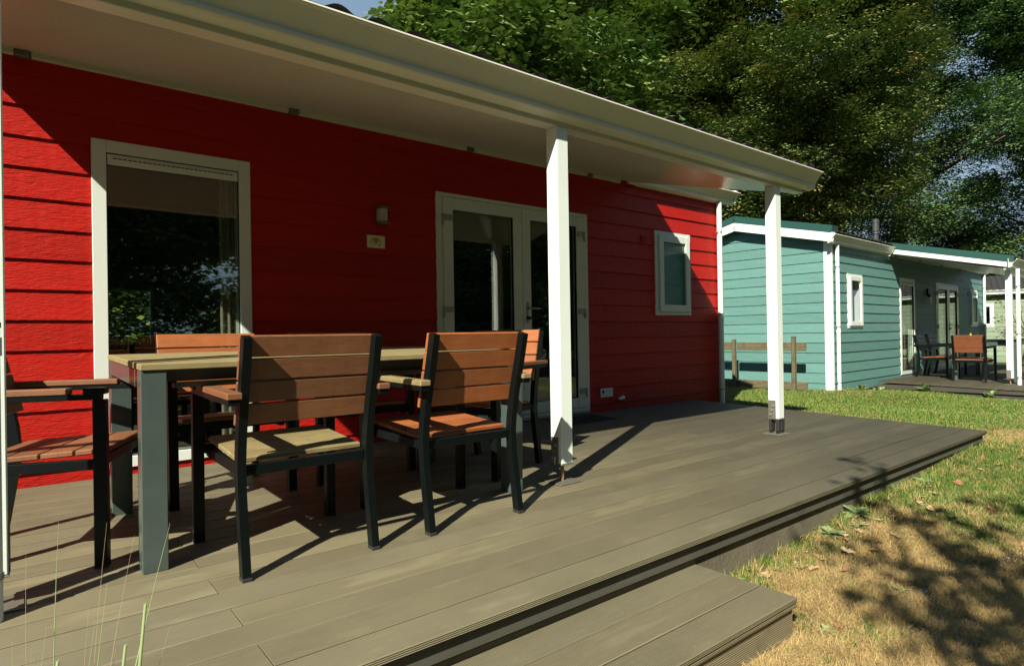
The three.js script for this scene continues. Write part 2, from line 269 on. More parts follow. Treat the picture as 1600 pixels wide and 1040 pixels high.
function roundRectFrame(u0, u1, y0, y1, w, z0, z1, wb = w, wt = w) { // four butted members
  return [box(u0, u0 + w, y0, y1, z0, z1, 0.003, 1), box(u1 - w, u1, y0, y1, z0, z1, 0.003, 1), box(u0 + w, u1 - w, y0, y0 + wb, z0, z1 - 0.001, 0.003), box(u0 + w, u1 - w, y1 - wt, y1, z0, z1 - 0.001, 0.003)];
}
const pane = (u0, u1, y0, y1, z) => { const g = new THREE.PlaneGeometry(u1 - u0, y1 - y0); const uv = g.attributes.uv; for (let i = 0; i < 4; i++) uv.setXY(i, uv.getX(i) * (u1 - u0), uv.getY(i) * (y1 - y0)); g.translate((u0 + u1) / 2, (y0 + y1) / 2, z); return g; };
function curtainGeo(u0, u1, y0, y1, z, folds) { const g = new THREE.PlaneGeometry(u1 - u0, y1 - y0, folds * 8, 1), p = g.attributes.position; for (let i = 0; i < p.count; i++) p.setZ(i, 0.018 * Math.sin(p.getX(i) / (u1 - u0) * folds * 6.283)); g.translate((u0 + u1) / 2, (y0 + y1) / 2, z); g.computeVertexNormals(); return g; }
function gutterProfile(zb, yb) { // ogee gutter: back at zb, inner bottom at yb; outline of a thin shell
  const o = [[0, 0.17], [0, 0], [0.006, -0.001], [0.052, 0.014], [0.061, 0.020], [0.065, 0.029], [0.064, 0.040], [0.058, 0.047], [0.058, 0.053], [0.068, 0.066], [0.084, 0.086], [0.103, 0.110], [0.118, 0.127], [0.124, 0.134], [0.128, 0.137], [0.136, 0.138], [0.141, 0.144], [0.140, 0.151], [0.134, 0.155], [0.126, 0.152]];
  const i = [[0.118, 0.135], [0.096, 0.108], [0.055, 0.06], [0.055, 0.03], [0.048, 0.02], [0.006, 0.007], [0.006, 0.17]];
  return [...o, ...i].map((p) => [p[0] + zb, p[1] + yb]);
}
function roofSheet(u0, u1, z0, z1, yAt, flip) { // pan tiles: humps every 0.2 m, courses every 0.32 m
  const nu = Math.round((u1 - u0) / 0.2 * 10), P = [], UV = [], I = []; const rows = []; const n = Math.max(1, Math.round(Math.abs(z1 - z0) / 0.32));
  for (let r = 0; r < n; r++) rows.push([r / n, 0.03], [(r + 0.985) / n, 0.0]);
  rows.push([1, 0.0]);
  for (const [t, lift] of rows) for (let i = 0; i <= nu; i++) { const u = u0 + (u1 - u0) * i / nu, z = mix(z0, z1, t), ph = ((u / 0.2) % 1 + 1) % 1; const h = 0.028 * Math.pow(Math.max(0, Math.sin(Math.PI * Math.min(1, ph / 0.62))), 0.8); P.push(u, yAt(z) + h + lift, z); UV.push(u, z); }
  for (let r = 0; r < rows.length - 1; r++) for (let i = 0; i < nu; i++) { const a = r * (nu + 1) + i, b = a + nu + 1; I.push(a, a + 1, b, b, a + 1, b + 1); }
  const g = new THREE.BufferGeometry(); g.setAttribute('position', new THREE.Float32BufferAttribute(P, 3)); g.setAttribute('uv', new THREE.Float32BufferAttribute(UV, 2)); g.setIndex(I); g.computeVertexNormals(); return g.toNonIndexed();
}
function downpipe(parent, u, z, y0, y1, shoe) {
  const p = put('downpipe', [cyl(0.034, 0.034, y1 - y0, u, (y0 + y1) / 2, z, 20), cyl(0.039, 0.039, 0.06, u, y0 + (y1 - y0) * 0.45, z, 20)], M.white, parent);
  for (const t of [0.13, 0.48, 0.86]) put('pipe_clip', [cyl(0.0375, 0.0375, 0.018, u, mix(y0, y1, t), z, 20), box(u - 0.07, u - 0.036, mix(y0, y1, t) - 0.008, mix(y0, y1, t) + 0.008, z - 0.012, z + 0.004)], M.steel, p);
  return p;
}
function windowUnit(parent, o, kind, name = 'window') {
  const w = new THREE.Group(); w.name = name; parent.add(w); const [u0, u1, y0, y1] = o;
  if (kind === 'full') {
    put('frame', [...roundRectFrame(u0, u1, y0, y1, 0.08, -0.10, 0.034, 0.072, 0.08)], M.upvc, w);
    put('bead', roundRectFrame(u0 + 0.08, u1 - 0.08, y0 + 0.072, y1 - 0.08, 0.004, 0.004, 0.026), M.rubber, w);
    for (const z of [0.012, -0.008]) put('pane', pane(u0 + 0.082, u1 - 0.082, y0 + 0.075, y1 - 0.083, z), M.glass, w);
    const v = put('vent_strip', [box(u0 + 0.086, u1 - 0.086, y1 - 0.155, y1 - 0.088, 0.014, 0.030, 0.003), box(u0 + 0.105, u1 - 0.105, y1 - 0.128, y1 - 0.105, 0.030, 0.036, 0.002)], M.upvc, w);
    put('slot', [...Array(26).keys()].map((i) => { const a = u0 + 0.115 + i * 0.0282; return box(a, a + 0.022, y1 - 0.119, y1 - 0.112, 0.0345, 0.0368, 0.0005); }), M.rubber, w);
  } else {
    put('frame', roundRectFrame(u0, u1, y0, y1, 0.062, -0.10, 0.032), M.upvc, w);
    put('sash', roundRectFrame(u0 + 0.058, u1 - 0.045, y0 + 0.045, y1 - 0.045, 0.082, 0.020, 0.058), M.upvc, w);
    put('pane', pane(u0 + 0.13, u1 - 0.118, y0 + 0.117, y1 - 0.117, 0.036), kind === 'rain' ? M.rainGlass : M.glass, w);
  }
  return w;
}
function makeCabin(name, label, pos, turn, wallMat, capMat, opt) {
  const t = thing(name, label, 'house', pos, [0, turn, 0]);
  const EAVE = 2.66, yRoof = (z) => 2.80 - SLOPE * z, ridge = -1.75, U0 = 2.81, U1 = 8.78;
  // shell behind the boards, with the four openings left free
  const BW = [3.66, 4.365, 0.80, 1.455], sh = [], ops = [OPEN.sideWindow, OPEN.bigWindow, OPEN.door, OPEN.lastWindow]; let u = 0;
  for (const o of ops) { sh.push(box(u, o[0], -0.3, EAVE, -0.13, -0.001, 0)); if (o[2] > 0.02) sh.push(box(o[0], o[1], -0.3, o[2], -0.13, -0.001, 0)); sh.push(box(o[0], o[1], o[3], EAVE, -0.13, -0.001, 0)); u = o[1]; }
  sh.push(box(u, LEN, -0.3, EAVE, -0.13, -0.001, 0), box(0.001, 0.12, -0.3, 2.72, -DEPTH, -0.131, 0), box(LEN - 0.12, LEN - 0.001, -0.3, 2.72, -DEPTH, -0.131, 0), ...[[0.121, BW[0], -0.3, 2.72], [BW[0], BW[1], -0.3, BW[2]], [BW[0], BW[1], BW[3], 2.72], [BW[1], LEN - 0.121, -0.3, 2.72]].map((b) => box(...b, -DEPTH, -DEPTH + 0.12, 0)));
  put('wall', sh, M.inside, t); put('floor', box(0.125, LEN - 0.125, -0.12, 0.0, -DEPTH + 0.125, -0.135, 0), M.insideFloor, t); put('ceiling', box(0.125, LEN - 0.125, 2.45, 2.5, -DEPTH + 0.125, -0.135, 0), M.inside, t);
  sidingRun(t, wallMat, LEN, EAVE - 0.02, ops);
  // gables: boards run back from the corner, clipped by the roof slope
  const topFn = (y) => { const zz = (2.74 - y) / SLOPE; return y < 2.70 ? [0, DEPTH] : [-zz, DEPTH + zz]; };
  for (const s of opt.gables) { const g = new THREE.Group(); g.name = 'gable_wall'; t.add(g); sidingRun(g, wallMat, DEPTH, 3.12, [], (y) => { const [a, b] = topFn(y); return [Math.max(0, a), Math.min(DEPTH, b)]; });
    const core = new THREE.Shape([[0, 2.6], [DEPTH, 2.6], [DEPTH, 2.72], [DEPTH / 2, 3.14], [0, 2.72]].map((p) => new THREE.Vector2(...p))); const cg = new THREE.ExtrudeGeometry(core, { depth: 0.1, bevelEnabled: false }); cg.translate(0, 0, -0.11); put('gable_core', cg, M.inside, g);
    if (s < 0) { g.rotation.y = -Math.PI / 2; g.position.set(0, 0, -DEPTH); } else { g.rotation.y = Math.PI / 2; g.position.set(LEN, 0, 0); } }
  // corner boards
  for (const [c, s] of [[0, -1], [LEN, 1]]) { put('corner_board', [box(c - 0.028, c + 0.028, -0.3, EAVE + 0.05, -0.115, 0.026, 0.003, 1)].map((g) => g.translate(s * 0.004, 0, 0)), M.white, t); }
  // doors
  { const [u0, u1, y0, y1] = OPEN.door, d = new THREE.Group(); d.name = 'double_door'; t.add(d); const mid = (u0 + u1) / 2 + 0.03;
    put('frame', roundRectFrame(u0, u1, y0, y1, 0.066, -0.1, 0.03, 0.03, 0.035), M.upvc, d);
    for (const [a, b, L] of [[u0 + 0.069, mid - 0.002, 1], [mid + 0.002, u1 - 0.069, 0]]) {
      put('door_leaf', roundRectFrame(a, b, y0 + 0.034, y1 - 0.039, 0.108, -0.03, 0.036, 0.11, 0.108), M.upvc, d);
      put('bead', roundRectFrame(a + 0.108, b - 0.108, y0 + 0.144, y1 - 0.147, 0.004, 0.0, 0.028), M.rubber, d);
      for (const z of [0.012, -0.008]) put('pane', pane(a + 0.11, b - 0.11, y0 + 0.146, y1 - 0.149, z), M.glass, d);
      for (const y of [1.92, 1.09, 0.24]) { const e = L ? a : b, s = L ? 1 : -1; put('hinge', [cbox(0.085, 0.05, 0.014, e + s * 0.052, y + 0.01, 0.043, 0.003), cyl(0.011, 0.011, 0.1, e - s * 0.004, y - 0.012, 0.045, 10)], M.steel, d); }
    }
    put('handle', [cbox(0.03, 0.21, 0.006, mid + 0.056, 1.08, 0.039, 0.002, 1), cyl(0.011, 0.011, 0.05, mid + 0.056, 1.12, 0.062, 10, 'z'), cbox(0.135, 0.02, 0.014, mid + 0.118, 1.12, 0.088, 0.005)], M.steel, d);
    put('lock', [cyl(0.019, 0.017, 0.035, mid + 0.056, 1.025, 0.058, 12, 'z')], M.rubber, d);
    put('threshold', box(u0, u1, y0 - 0.03, y0 - 0.002, -0.1, 0.032), M.steel, d);
  }
  { const w = new THREE.Group(); w.name = 'window'; t.add(w); put('frame', roundRectFrame(...BW, 0.03, -DEPTH + 0.02, -DEPTH + 0.1), M.upvc, w); put('pane', pane(BW[0] + 0.03, BW[1] - 0.03, BW[2] + 0.03, BW[3] - 0.03, -DEPTH + 0.05), M.glass, w); }
  const big = windowUnit(t, OPEN.bigWindow, 'full'), side = windowUnit(t, OPEN.sideWindow, 'clear'); windowUnit(t, OPEN.lastWindow, 'rain');
  put('curtain', curtainGeo(OPEN.bigWindow[1] - 0.17, OPEN.bigWindow[1] - 0.07, 0.1, 2.1, -0.16, 2), M.curtain, big);
  put('curtain', curtainGeo(OPEN.sideWindow[0] + 0.1, OPEN.sideWindow[1] - 0.3, 1.0, 2.05, -0.2, 4), M.curtain, side);
  // roof
  put('roof', [roofSheet(0.0, U0, 0.13, ridge, yRoof), roofSheet(U1, LEN, 0.13, ridge, yRoof), roofSheet(U0, U1, 2.13, ridge, yRoof), roofSheet(0.0, LEN, -DEPTH - 0.13, ridge, (z) => yRoof(2 * ridge - z))], M.tile, t);
  put('ridge_tile', cyl(0.09, 0.09, LEN + 0.3, LEN / 2, yRoof(ridge) + 0.01, ridge, 12, 'x'), M.tile, t);
  const slabGeo = (a, b, z0, z1, y0, th) => { const g = box(a, b, y0 - th, y0, 0, Math.hypot(z1 - z0, (z1 - z0) * SLOPE), 0); g.translate(0, -y0, 0); g.rotateX(Math.atan(SLOPE)); g.translate(0, y0 - SLOPE * z0, z0); return g; };
  put('roof_deck', [slabGeo(-0.15, LEN + 0.15, ridge, 0.02, 2.785, 0.05), slabGeo(U0 + 0.03, U1 - 0.03, 0.03, 2.0, 2.783, 0.05), (() => { const g = slabGeo(-0.15, LEN + 0.15, ridge, 0.02, 2.785, 0.05); g.rotateY(Math.PI); g.translate(LEN, 0, 2 * ridge); return g; })()], M.inside, t);
  for (const [a, b] of [[-0.215, -0.175], [LEN + 0.175, LEN + 0.215]]) {
    const back = (g) => { g.rotateY(Math.PI); g.translate(LEN, 0, 2 * ridge); return g; }, a2 = LEN - b, b2 = LEN - a;
    put('bargeboard', [slabGeo(a, b, ridge, 0.16, 2.80, 0.165), back(slabGeo(a2, b2, ridge, 0.16, 2.80, 0.165))], M.white, t);
    const s = a < 0 ? 1 : -1; put('verge_cap', [slabGeo(Math.min(a, b) - (s > 0 ? 0.012 : 0.2), Math.max(a, b) + (s > 0 ? 0.2 : 0.012), ridge, 0.13, 2.925, 0.122), back(slabGeo(a2 - (s > 0 ? 0.2 : 0.012), b2 + (s > 0 ? 0.012 : 0.2), ridge, 0.13, 2.925, 0.122))], capMat, t);
    put('soffit_board', [slabGeo(Math.min(a, b) + (s > 0 ? 0.04 : -0.16), Math.max(a, b) + (s > 0 ? 0.16 : -0.04), ridge, 0.1, 2.715, 0.012), back(slabGeo(a2 + (s > 0 ? -0.16 : 0.04), b2 + (s > 0 ? -0.04 : 0.16), ridge, 0.1, 2.715, 0.012))], M.white, t);
  }
  for (const [a, b] of [[U0 - 0.0, U0 + 0.035], [U1 - 0.035, U1]]) {
    put('bargeboard', slabGeo(a, b, 0.10, 2.10, 2.745, 0.10), M.white, t); put('verge_cap', slabGeo(a - 0.012, b + 0.012, 0.05, 2.12, 2.868, 0.12), capMat, t);
  }
  // eaves: gutters of the two main stretches, fascia
  const mg = gutterProfile(0.045, 2.585);
  put('gutter', sweepX(mg, -0.24, U0 - 0.02), M.gutter, t); put('gutter', sweepX(mg, U1 - 0.14, LEN + 0.24), M.gutter, t);
  put('fascia_board', box(-0.17, U0 - 0.02, 2.58, 2.75, 0.024, 0.044), M.cream, t); put('fascia_board', box(U1 + 0.02, LEN + 0.17, 2.58, 2.75, 0.024, 0.044), M.cream, t);
  put('gutter', sweepX(gutterProfile(2.031, 2.142), U0 - 0.06, U1 + 0.07), M.gutter, t);
  put('porch_beam', box(U0 + 0.036, U1 - 0.036, 2.112, 2.335, 1.945, 2.03, 0.003), M.gutter, t);
  // boarded porch ceiling
  const z0 = 0.035, z1 = 1.944, n = 40, ln = Math.hypot(z1 - z0, (z1 - z0) * 0.255) / n, ang = Math.atan(0.255);
  const cb = cbox(U1 - U0 - 0.075, 0.014, ln - 0.008, 0, 0, 0, 0.006, 0, false);
  for (let i = 0; i < n; i++) { const c = put('ceiling_board', cb, M.soffit, t), s = (i + 0.5) * ln; c.rotation.x = ang; c.position.set((U0 + U1) / 2, 2.62 - Math.sin(ang) * s, z0 + Math.cos(ang) * s); }
  // ledger under the ceiling at the wall, with hanger brackets
  const br = [U0 + 0.36, 4.79, 6.43, 8.02]; let e = U0 + 0.04;
  for (const b of [...br, 8.56]) { put('ledger_board', box(e, Math.min(b - 0.04, 8.52), 2.572, 2.612, 0.024, 0.062, 0.003), M.cream, t); e = b + 0.04; }
  for (const b of br) put('hanger_bracket', [cbox(0.075, 0.05, 0.045, b, 2.592, 0.047), cbox(0.02, 0.028, 0.01, b + 0.018, 2.588, 0.074)], M.galv, t);
  // posts
  for (const [i, u] of [3.045, 5.713, 8.284].entries()) {
    const yd = -0.0195 * 1.985, h0 = [0.115, 0.115, 0.135][i]; const g = new THREE.Group(); g.name = 'porch_post'; t.add(g);
    put('shaft', box(u - 0.0475, u + 0.0475, yd + h0, 2.112, 1.9375, 2.0325, 0.004, 1), M.white, g);
    put('foot_plate', box(u - 0.09, u + 0.09, yd + 0.0, yd + 0.006, 1.9, 2.07), M.galv, g); put('cap_plate', box(u - 0.051, u + 0.051, yd + h0 - 0.007, yd + h0 - 0.001, 1.935, 2.035), M.galv, g);
    put('bracket', box(u - 0.053, u - 0.0482, yd + h0, yd + h0 + 0.16, 1.943, 2.008), M.galv, g); put('bracket', box(u + 0.0482, u + 0.053, yd + h0, yd + h0 + 0.16, 1.943, 2.008), M.galv, g);
    put('threaded_rod', cyl(0.012, 0.012, h0, u, yd + h0 / 2, 1.985, 10), M.rust, g);
    put('bolt', [-1, 0, 1].map((k) => cyl(0.010, 0.010, 0.012, u - 0.058, yd + h0 + 0.075 + k * 0.038, 1.975 + k * 0.014, 6, 'x')), M.steel, g);
    if (i === 2) put('post_sleeve', [box(u - 0.046, u + 0.0, yd + 0.03, yd + h0 - 0.008, 1.94, 1.962), box(u + 0.004, u + 0.046, yd + 0.03, yd + h0 - 0.008, 2.0, 2.031), box(u - 0.046, u - 0.012, yd + 0.03, yd + h0 - 0.008, 2.0, 2.031)], M.rubber, g);
  }
  // rain pipes: one at the first post, one by each end
  downpipe(t, 3.046, 2.118, -0.2, 2.13);
  downpipe(t, LEN - 0.112, 0.072, -0.28, 2.585);
  downpipe(t, 0.10, 0.072, -0.28, 2.585);
  if (opt.gap) put('corner_trim', box(LEN - 0.062, LEN - 0.032, -0.3, 2.6, 0.0, 0.03), M.white, t);
  put('air_vent', [cbox(0.1, 0.1, 0.012, 8.945, 1.963, 0.026, 0.003), ...[0, 1, 2, 3, 4].map((i) => cbox(0.085, 0.007, 0.008, 8.945, 1.931 + i * 0.016, 0.034, 0.001))], wallMat, t);
  if (opt.flue) { const f = put('flue', [cyl(0.065, 0.065, 0.62, 5.35, 3.36, -1.05, 18), cyl(0.08, 0.08, 0.27, 5.35, 3.62, -1.05, 18), cyl(0.09, 0.09, 0.03, 5.35, 3.72, -1.05, 18), cyl(0.075, 0.075, 0.04, 5.35, 3.77, -1.05, 18), cyl(0.085, 0.07, 0.03, 5.35, 3.44, -1.05, 18)], M.flue, t); }
  return t;
}
const RX = -3.12;
const redHouse = makeCabin('red_cabin', 'red board-clad cabin with white windows and a tiled porch roof', [RX, 0, 0], 0, M.red, M.darkMetal, { gables: [1], gap: true });
const BP = [11.4912, -0.187, -0.3094], BT = 0.033915;
const blueHouse = makeCabin('blue_cabin', 'teal blue board-clad cabin with green roof edge beyond the lawn', BP, BT, M.blue, M.greenMetal, { gables: [-1], flue: true });
const bl = (u, y, g) => { const v = new THREE.Vector3(u, y, g).applyAxisAngle(new THREE.Vector3(0, 1, 0), BT); return [v.x + BP[0], v.y + BP[1], v.z + BP[2]]; };

// ---------------------------------------------------------------- decks (falling 2 % to the front)
const FALL = 0.0195, dy = (z) => -FALL * z, TILT = Math.atan(FALL);
// board tone: palest by the step and the table, darkest at the far end
function boardTone(x, z) { return (0.45 + 0.68 * sm(6.0, 1.0, x + 0.3 * (z - 1.5)) + 0.10 * (patch(x, z * 3, 5.2, 0.2) - 0.5)) * (0.9 + 0.2 * sm(0.5, 2.0, z)); }
function deckBoard(a, b, w, zc, ou, wx) { // chamfered board in stations along x, with vertex colours for the tone
  const h = 0.0235, c = 0.0014, W = w / 2, prof = [[-W + c, 0], [W - c, 0], [W, -c], [W, -h], [-W, -h], [-W, -c]], n = Math.max(1, Math.round((b - a) / 0.9)), P = [], UV = [], C = [];
  for (let i = 0; i < n; i++) { const x0 = mix(a, b, i / n), x1 = mix(a, b, (i + 1) / n), c0 = boardTone(x0 + wx, zc), c1 = boardTone(x1 + wx, zc); for (let k = 0; k < 6; k++) { const p = prof[k], q = prof[(k + 1) % 6]; for (const [X, r, cc] of [[x0, p, c0], [x0, q, c0], [x1, q, c1], [x0, p, c0], [x1, q, c1], [x1, p, c1]]) { P.push(X, r[1], r[0]); UV.push(X + ou, r[0] + r[1] + ou); C.push(cc, cc, cc * 0.99); } } }
  for (const X of [a, b]) { const cc = boardTone(X + wx, zc); for (const k of [1, 2, 3, 4]) for (const r of [prof[0], prof[k], prof[k + 1]]) { P.push(X, r[1], r[0]); UV.push(r[0] + ou, r[1]); C.push(cc, cc, cc); } }
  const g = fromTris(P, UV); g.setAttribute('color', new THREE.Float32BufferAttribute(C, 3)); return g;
}
function makeDeck(name, label, pos, turn, x0, x1, rows, joints, front, wx = 0, dark = false) {
  const fm = dark ? deckDark : fasciaMat;
  const t = thing(name, label, 'deck', pos, [0, turn, 0]); const tilt = new THREE.Group();
  const W = 0.1524;
  for (let k = 0; k < rows; k++) {
    const zc = front - W * (k + 0.5); if (zc < 0.02) break; const cuts = [x0, ...joints(k), x1];
    for (let i = 0; i < cuts.length - 1; i++) { const a = cuts[i] + (i ? 0.002 : 0), b = cuts[i + 1] - (i < cuts.length - 2 ? 0.002 : 0), e = k === 0 ? 0 : 0;
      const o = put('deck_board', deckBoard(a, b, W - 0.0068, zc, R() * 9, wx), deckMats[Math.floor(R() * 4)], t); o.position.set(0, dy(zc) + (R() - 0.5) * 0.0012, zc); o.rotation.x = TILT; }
  }
  const yf = dy(front);
  put('nosing_strip', cbox(x1 - x0, 0.012, 0.03, (x0 + x1) / 2, yf - 0.0305, front - 0.027, 0.003), deckDark, t);
  put('fascia_board', cbox(x1 - x0 - 0.03, 0.060, 0.022, (x0 + x1) / 2 - 0.01, yf - 0.069, front - 0.039, 0.003), fm, t);
  for (const X of [x1 - 0.03, x0 + 0.03]) put('fascia_board', cbox(0.022, 0.085, front - 0.08, X, yf * 0.5 - 0.075, front / 2, 0.003, 2), fm, t);
  put('plinth', box(x0 + 0.06, x1 - 0.06, -0.75, yf - 0.112, front - 0.12, front - 0.054, 0.004), dark ? deckDark : M.concrete, t);
  for (const X of [x1 - 0.075, x0 + 0.075]) put('plinth', box(X - 0.02, X + 0.02, -0.75, yf - 0.1, 0.05, front - 0.13, 0.004, 2), dark ? deckDark : M.concrete, t);
  put('joist', [0.3, 0.9, 1.5, 2.1, 2.7].map((z) => box(x0 + 0.15, x1 - 0.15, dy(z) - 0.1, dy(z) - 0.0265, z - 0.03, z + 0.03, 0)), deckDark, t);
  return t;
}
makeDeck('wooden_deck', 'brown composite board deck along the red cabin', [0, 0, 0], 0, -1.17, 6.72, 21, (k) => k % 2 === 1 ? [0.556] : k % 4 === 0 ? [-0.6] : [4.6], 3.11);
makeDeck('wooden_deck', 'dark board deck in front of the blue cabin', BP, BT, 2.0, 9.84, 21, () => [], 3.11, 3.2, true);
{
  const t = thing('deck_step', 'low brown board step against the front of the near deck', 'step', [0, 0, 0]);
  for (let k = 0; k < 3; k++) { const w = 0.16, z = 3.531 - w * (k + 0.5) + 0.0; const o = put('tread_board', cbox(4.4, 0.0235, w - 0.006, 0, -0.01175, 0, 0.003), deckPlain[[1, 3, 2][k]], t); o.position.set(2.405 - 2.2, -0.198, z); }
  put('nosing_strip', cbox(4.4, 0.016, 0.03, 0.205, -0.231, 3.512, 0.003), deckPlain[3], t);
  put('riser_board', [cbox(4.38, 0.2, 0.02, 0.205, -0.345, 3.503, 0.002), cbox(0.02, 0.2, 0.44, 2.39, -0.345, 3.27, 0.002, 2)], riserMat, t);
}

// ---------------------------------------------------------------- garden furniture
function makeTable(name, label, pos, rot, mats) {
  const t = thing(name, label, 'table', pos, rot); const L = 1.905, D = 1.06, H = 0.81;
  const n = 8, w = D / n; for (let i = 0; i < n; i++) put('tabletop_board', cbox(L, 0.026, w - 0.005, 0, H - 0.013, -D / 2 + w * (i + 0.5), 0.003), mats[i % 2], t);
  for (const sx of [-1, 1]) for (const sz of [-1, 1]) put('leg', cbox(0.09, H - 0.028, 0.09, sx * (L / 2 - 0.047), (H - 0.028) / 2, sz * (D / 2 - 0.055), 0.003, 1), M.tableMetal, t);
  for (const sz of [-1, 1]) put('apron', [cbox(L - 0.19, 0.05, 0.03, 0, H - 0.055, sz * (D / 2 - 0.11), 0.002), cbox(L - 0.25, 0.022, 0.03, 0, H - 0.093, sz * (D / 2 - 0.085), 0.002)], M.tableMetal, t);
  for (const sx of [-1, 1]) put('apron', cbox(0.03, 0.07, D - 0.2, sx * (L / 2 - 0.02), H - 0.064, 0, 0.002, 2), M.tableMetal, t);
  return t;
}
makeTable('garden_table', 'long slatted garden table with thick grey metal legs on the deck', [1.32, dy(1.475), 1.475], [TILT, 0, 0], tableTopMat);
// chair: front towards -z, back +z, origin on the deck between the four feet
function makeChair(name, label, pos, rot, back, seat, arm) {
  const t = thing(name, label, 'chair', pos, rot, 'brown slatted garden armchairs'); const m = (a, i) => a[i % a.length];
  for (const s of [-1, 1]) {
    put('rear_leg', barZY([[0.292, 0.0], [0.268, 0.14], [0.238, 0.32], [0.232, 0.42], [0.24, 0.5], [0.262, 0.62], [0.3, 0.77], [0.332, 0.915]], 0.032, 0.044, s * 0.262), M.frame, t);
    put('front_leg', cbox(0.045, 0.66, 0.045, s * 0.302, 0.33, -0.283, 0.003, 1), M.frame, t);
    put('arm_frame', cbox(0.045, 0.022, 0.60, s * 0.302, 0.671, 0.012, 0.002, 2), M.frame, t);
    put('armrest', cbox(0.056, 0.026, 0.50, s * 0.302, 0.695, 0.070, 0.004, 2), m(arm, 0), t);
    put('arm_corner', cbox(0.052, 0.026, 0.075, s * 0.302, 0.694, -0.268, 0.003, 2), M.frame, t);
    put('seat_rail', (() => { const g = cbox(0.03, 0.04, 0.50, s * 0.255, 0.398, -0.025, 0.002, 2); return g; })(), M.frame, t);
    put('foot_cap', [cbox(0.036, 0.014, 0.05, s * 0.262, 0.007, 0.291, 0.002), cbox(0.047, 0.012, 0.047, s * 0.302, 0.006, -0.283, 0.002)], M.rubber, t);
  }
  put('cross_rail', [cbox(0.49, 0.042, 0.026, 0, 0.398, 0.222, 0.003), cbox(0.56, 0.042, 0.028, 0, 0.412, -0.272, 0.003)], M.frame, t);
  for (let i = 0; i < 4; i++) { const z = -0.235 + i * 0.118; const o = put('seat_slat', cbox(0.515, 0.022, 0.112, 0, 0, 0, 0.004), m(seat, i), t); o.position.set(0, 0.448 - 0.017 * i / 3, z); o.rotation.x = 0.05; }
  const bl = [[0.588, 0.231], [0.676, 0.2545], [0.764, 0.278], [0.852, 0.3015]];
  for (let i = 0; i < 4; i++) { const o = put('back_slat', cbox(0.556, 0.0835, 0.018, 0, 0, 0, 0.003), m(back, i + 1), t); o.position.set(0, bl[i][0] + 0.026, bl[i][1] - 0.012); o.rotation.x = 0.24; }
  return t;
}
const chairA = makeChair('garden_chair', 'brown slatted armchair with pale weathered seat, nearest the camera at the table', [0.925, dy(2.005), 2.005], [TILT, 0, 0], slatBrown, slatWeathered, slatBrown);
makeChair('garden_chair', 'orange brown armchair second from the left on the front side of the table', [1.725, dy(2.007), 2.007], [TILT, 0.012, 0], slatOrange, slatOrange, slatWeathered);
makeChair('garden_chair', 'orange brown armchair across the table in front of the tall window', [0.925, dy(0.895), 0.895], [-TILT, Math.PI, 0], slatOrange, slatBrown, slatBrown);
makeChair('garden_chair', 'dark armchair across the table, mostly hidden behind the orange chair', [1.70, dy(0.9), 0.9], [-TILT, Math.PI, 0], slatOrange, slatOrange, slatBrown);
makeChair('garden_chair', 'orange slatted armchair turned sideways at the right end of the table by the door', [2.461, dy(1.353), 1.353], [0, 107.6 * Math.PI / 180, 0], slatOrange, slatOrange, slatBrown);
makeChair('garden_chair', 'brown armchair at the left end of the table, cut by the picture edge', [0.109, dy(1.431), 1.431], [0, -112 * Math.PI / 180, 0], slatBrown, slatBrown, slatBrown);
// the blue cabin's table and chairs
const BA = BT, darkSlat = [M.frame];
makeTable('garden_table', 'dark garden table on the blue cabin deck', bl(4.42, dy(1.5), 1.48), [0, BA, 0], [M.frame, M.frame]);
makeChair('garden_chair', 'orange brown armchair seen from behind on the blue cabin deck', bl(3.40, dy(1.33), 1.33), [0, BA - Math.PI / 2, 0], [slat(0.20, 0.066, 0.025)], slatBrown, darkSlat);
makeChair('garden_chair', 'dark armchair by the blue wall, left of the pair under the blue porch', bl(3.95, dy(0.6), 0.55), [0, BA + Math.PI, 0], darkSlat, slatBrown, darkSlat);
makeChair('garden_chair', 'dark armchair by the blue wall, right of the pair under the blue porch', bl(4.75, dy(0.6), 0.55), [0, BA + Math.PI, 0], darkSlat, slatBrown, darkSlat);
makeChair('garden_chair', 'brown armchair on the far side of the table behind the blue cabin post', bl(4.6, dy(2.4), 2.35), [0, BA, 0], slatBrown, slatBrown, slatBrown);
{ const t = thing('candle_lamp', 'small yellow cone lamp on the blue cabin table', 'lamp', bl(3.85, dy(1.2) + 0.81, 1.2));
  put('shade', new THREE.CylinderGeometry(0.018, 0.05, 0.11, 16).translate(0, 0.055, 0), new THREE.MeshPhysicalMaterial({ color: lin(0.8, 0.38, 0.02), roughness: 0.5, transmission: 0.3 }), t); put('base', cyl(0.05, 0.052, 0.012, 0, 0.006, 0, 16), M.frame, t); put('knob', cyl(0.016, 0.012, 0.03, 0, 0.125, 0, 10), new THREE.MeshStandardMaterial({ color: lin(0.7, 0.33, 0.02), roughness: 0.5 }), t); }
{ const t = thing('flower_pot', 'white pot standing on the blue cabin table', 'pot', bl(5.1, dy(1.6) + 0.81, 1.62)); put('pot', new THREE.LatheGeometry([[0.0, 0], [0.045, 0], [0.062, 0.11], [0.066, 0.115], [0.06, 0.12], [0.05, 0.1], [0, 0.1]].map((p) => new THREE.Vector2(...p)), 20), M.white, t); }

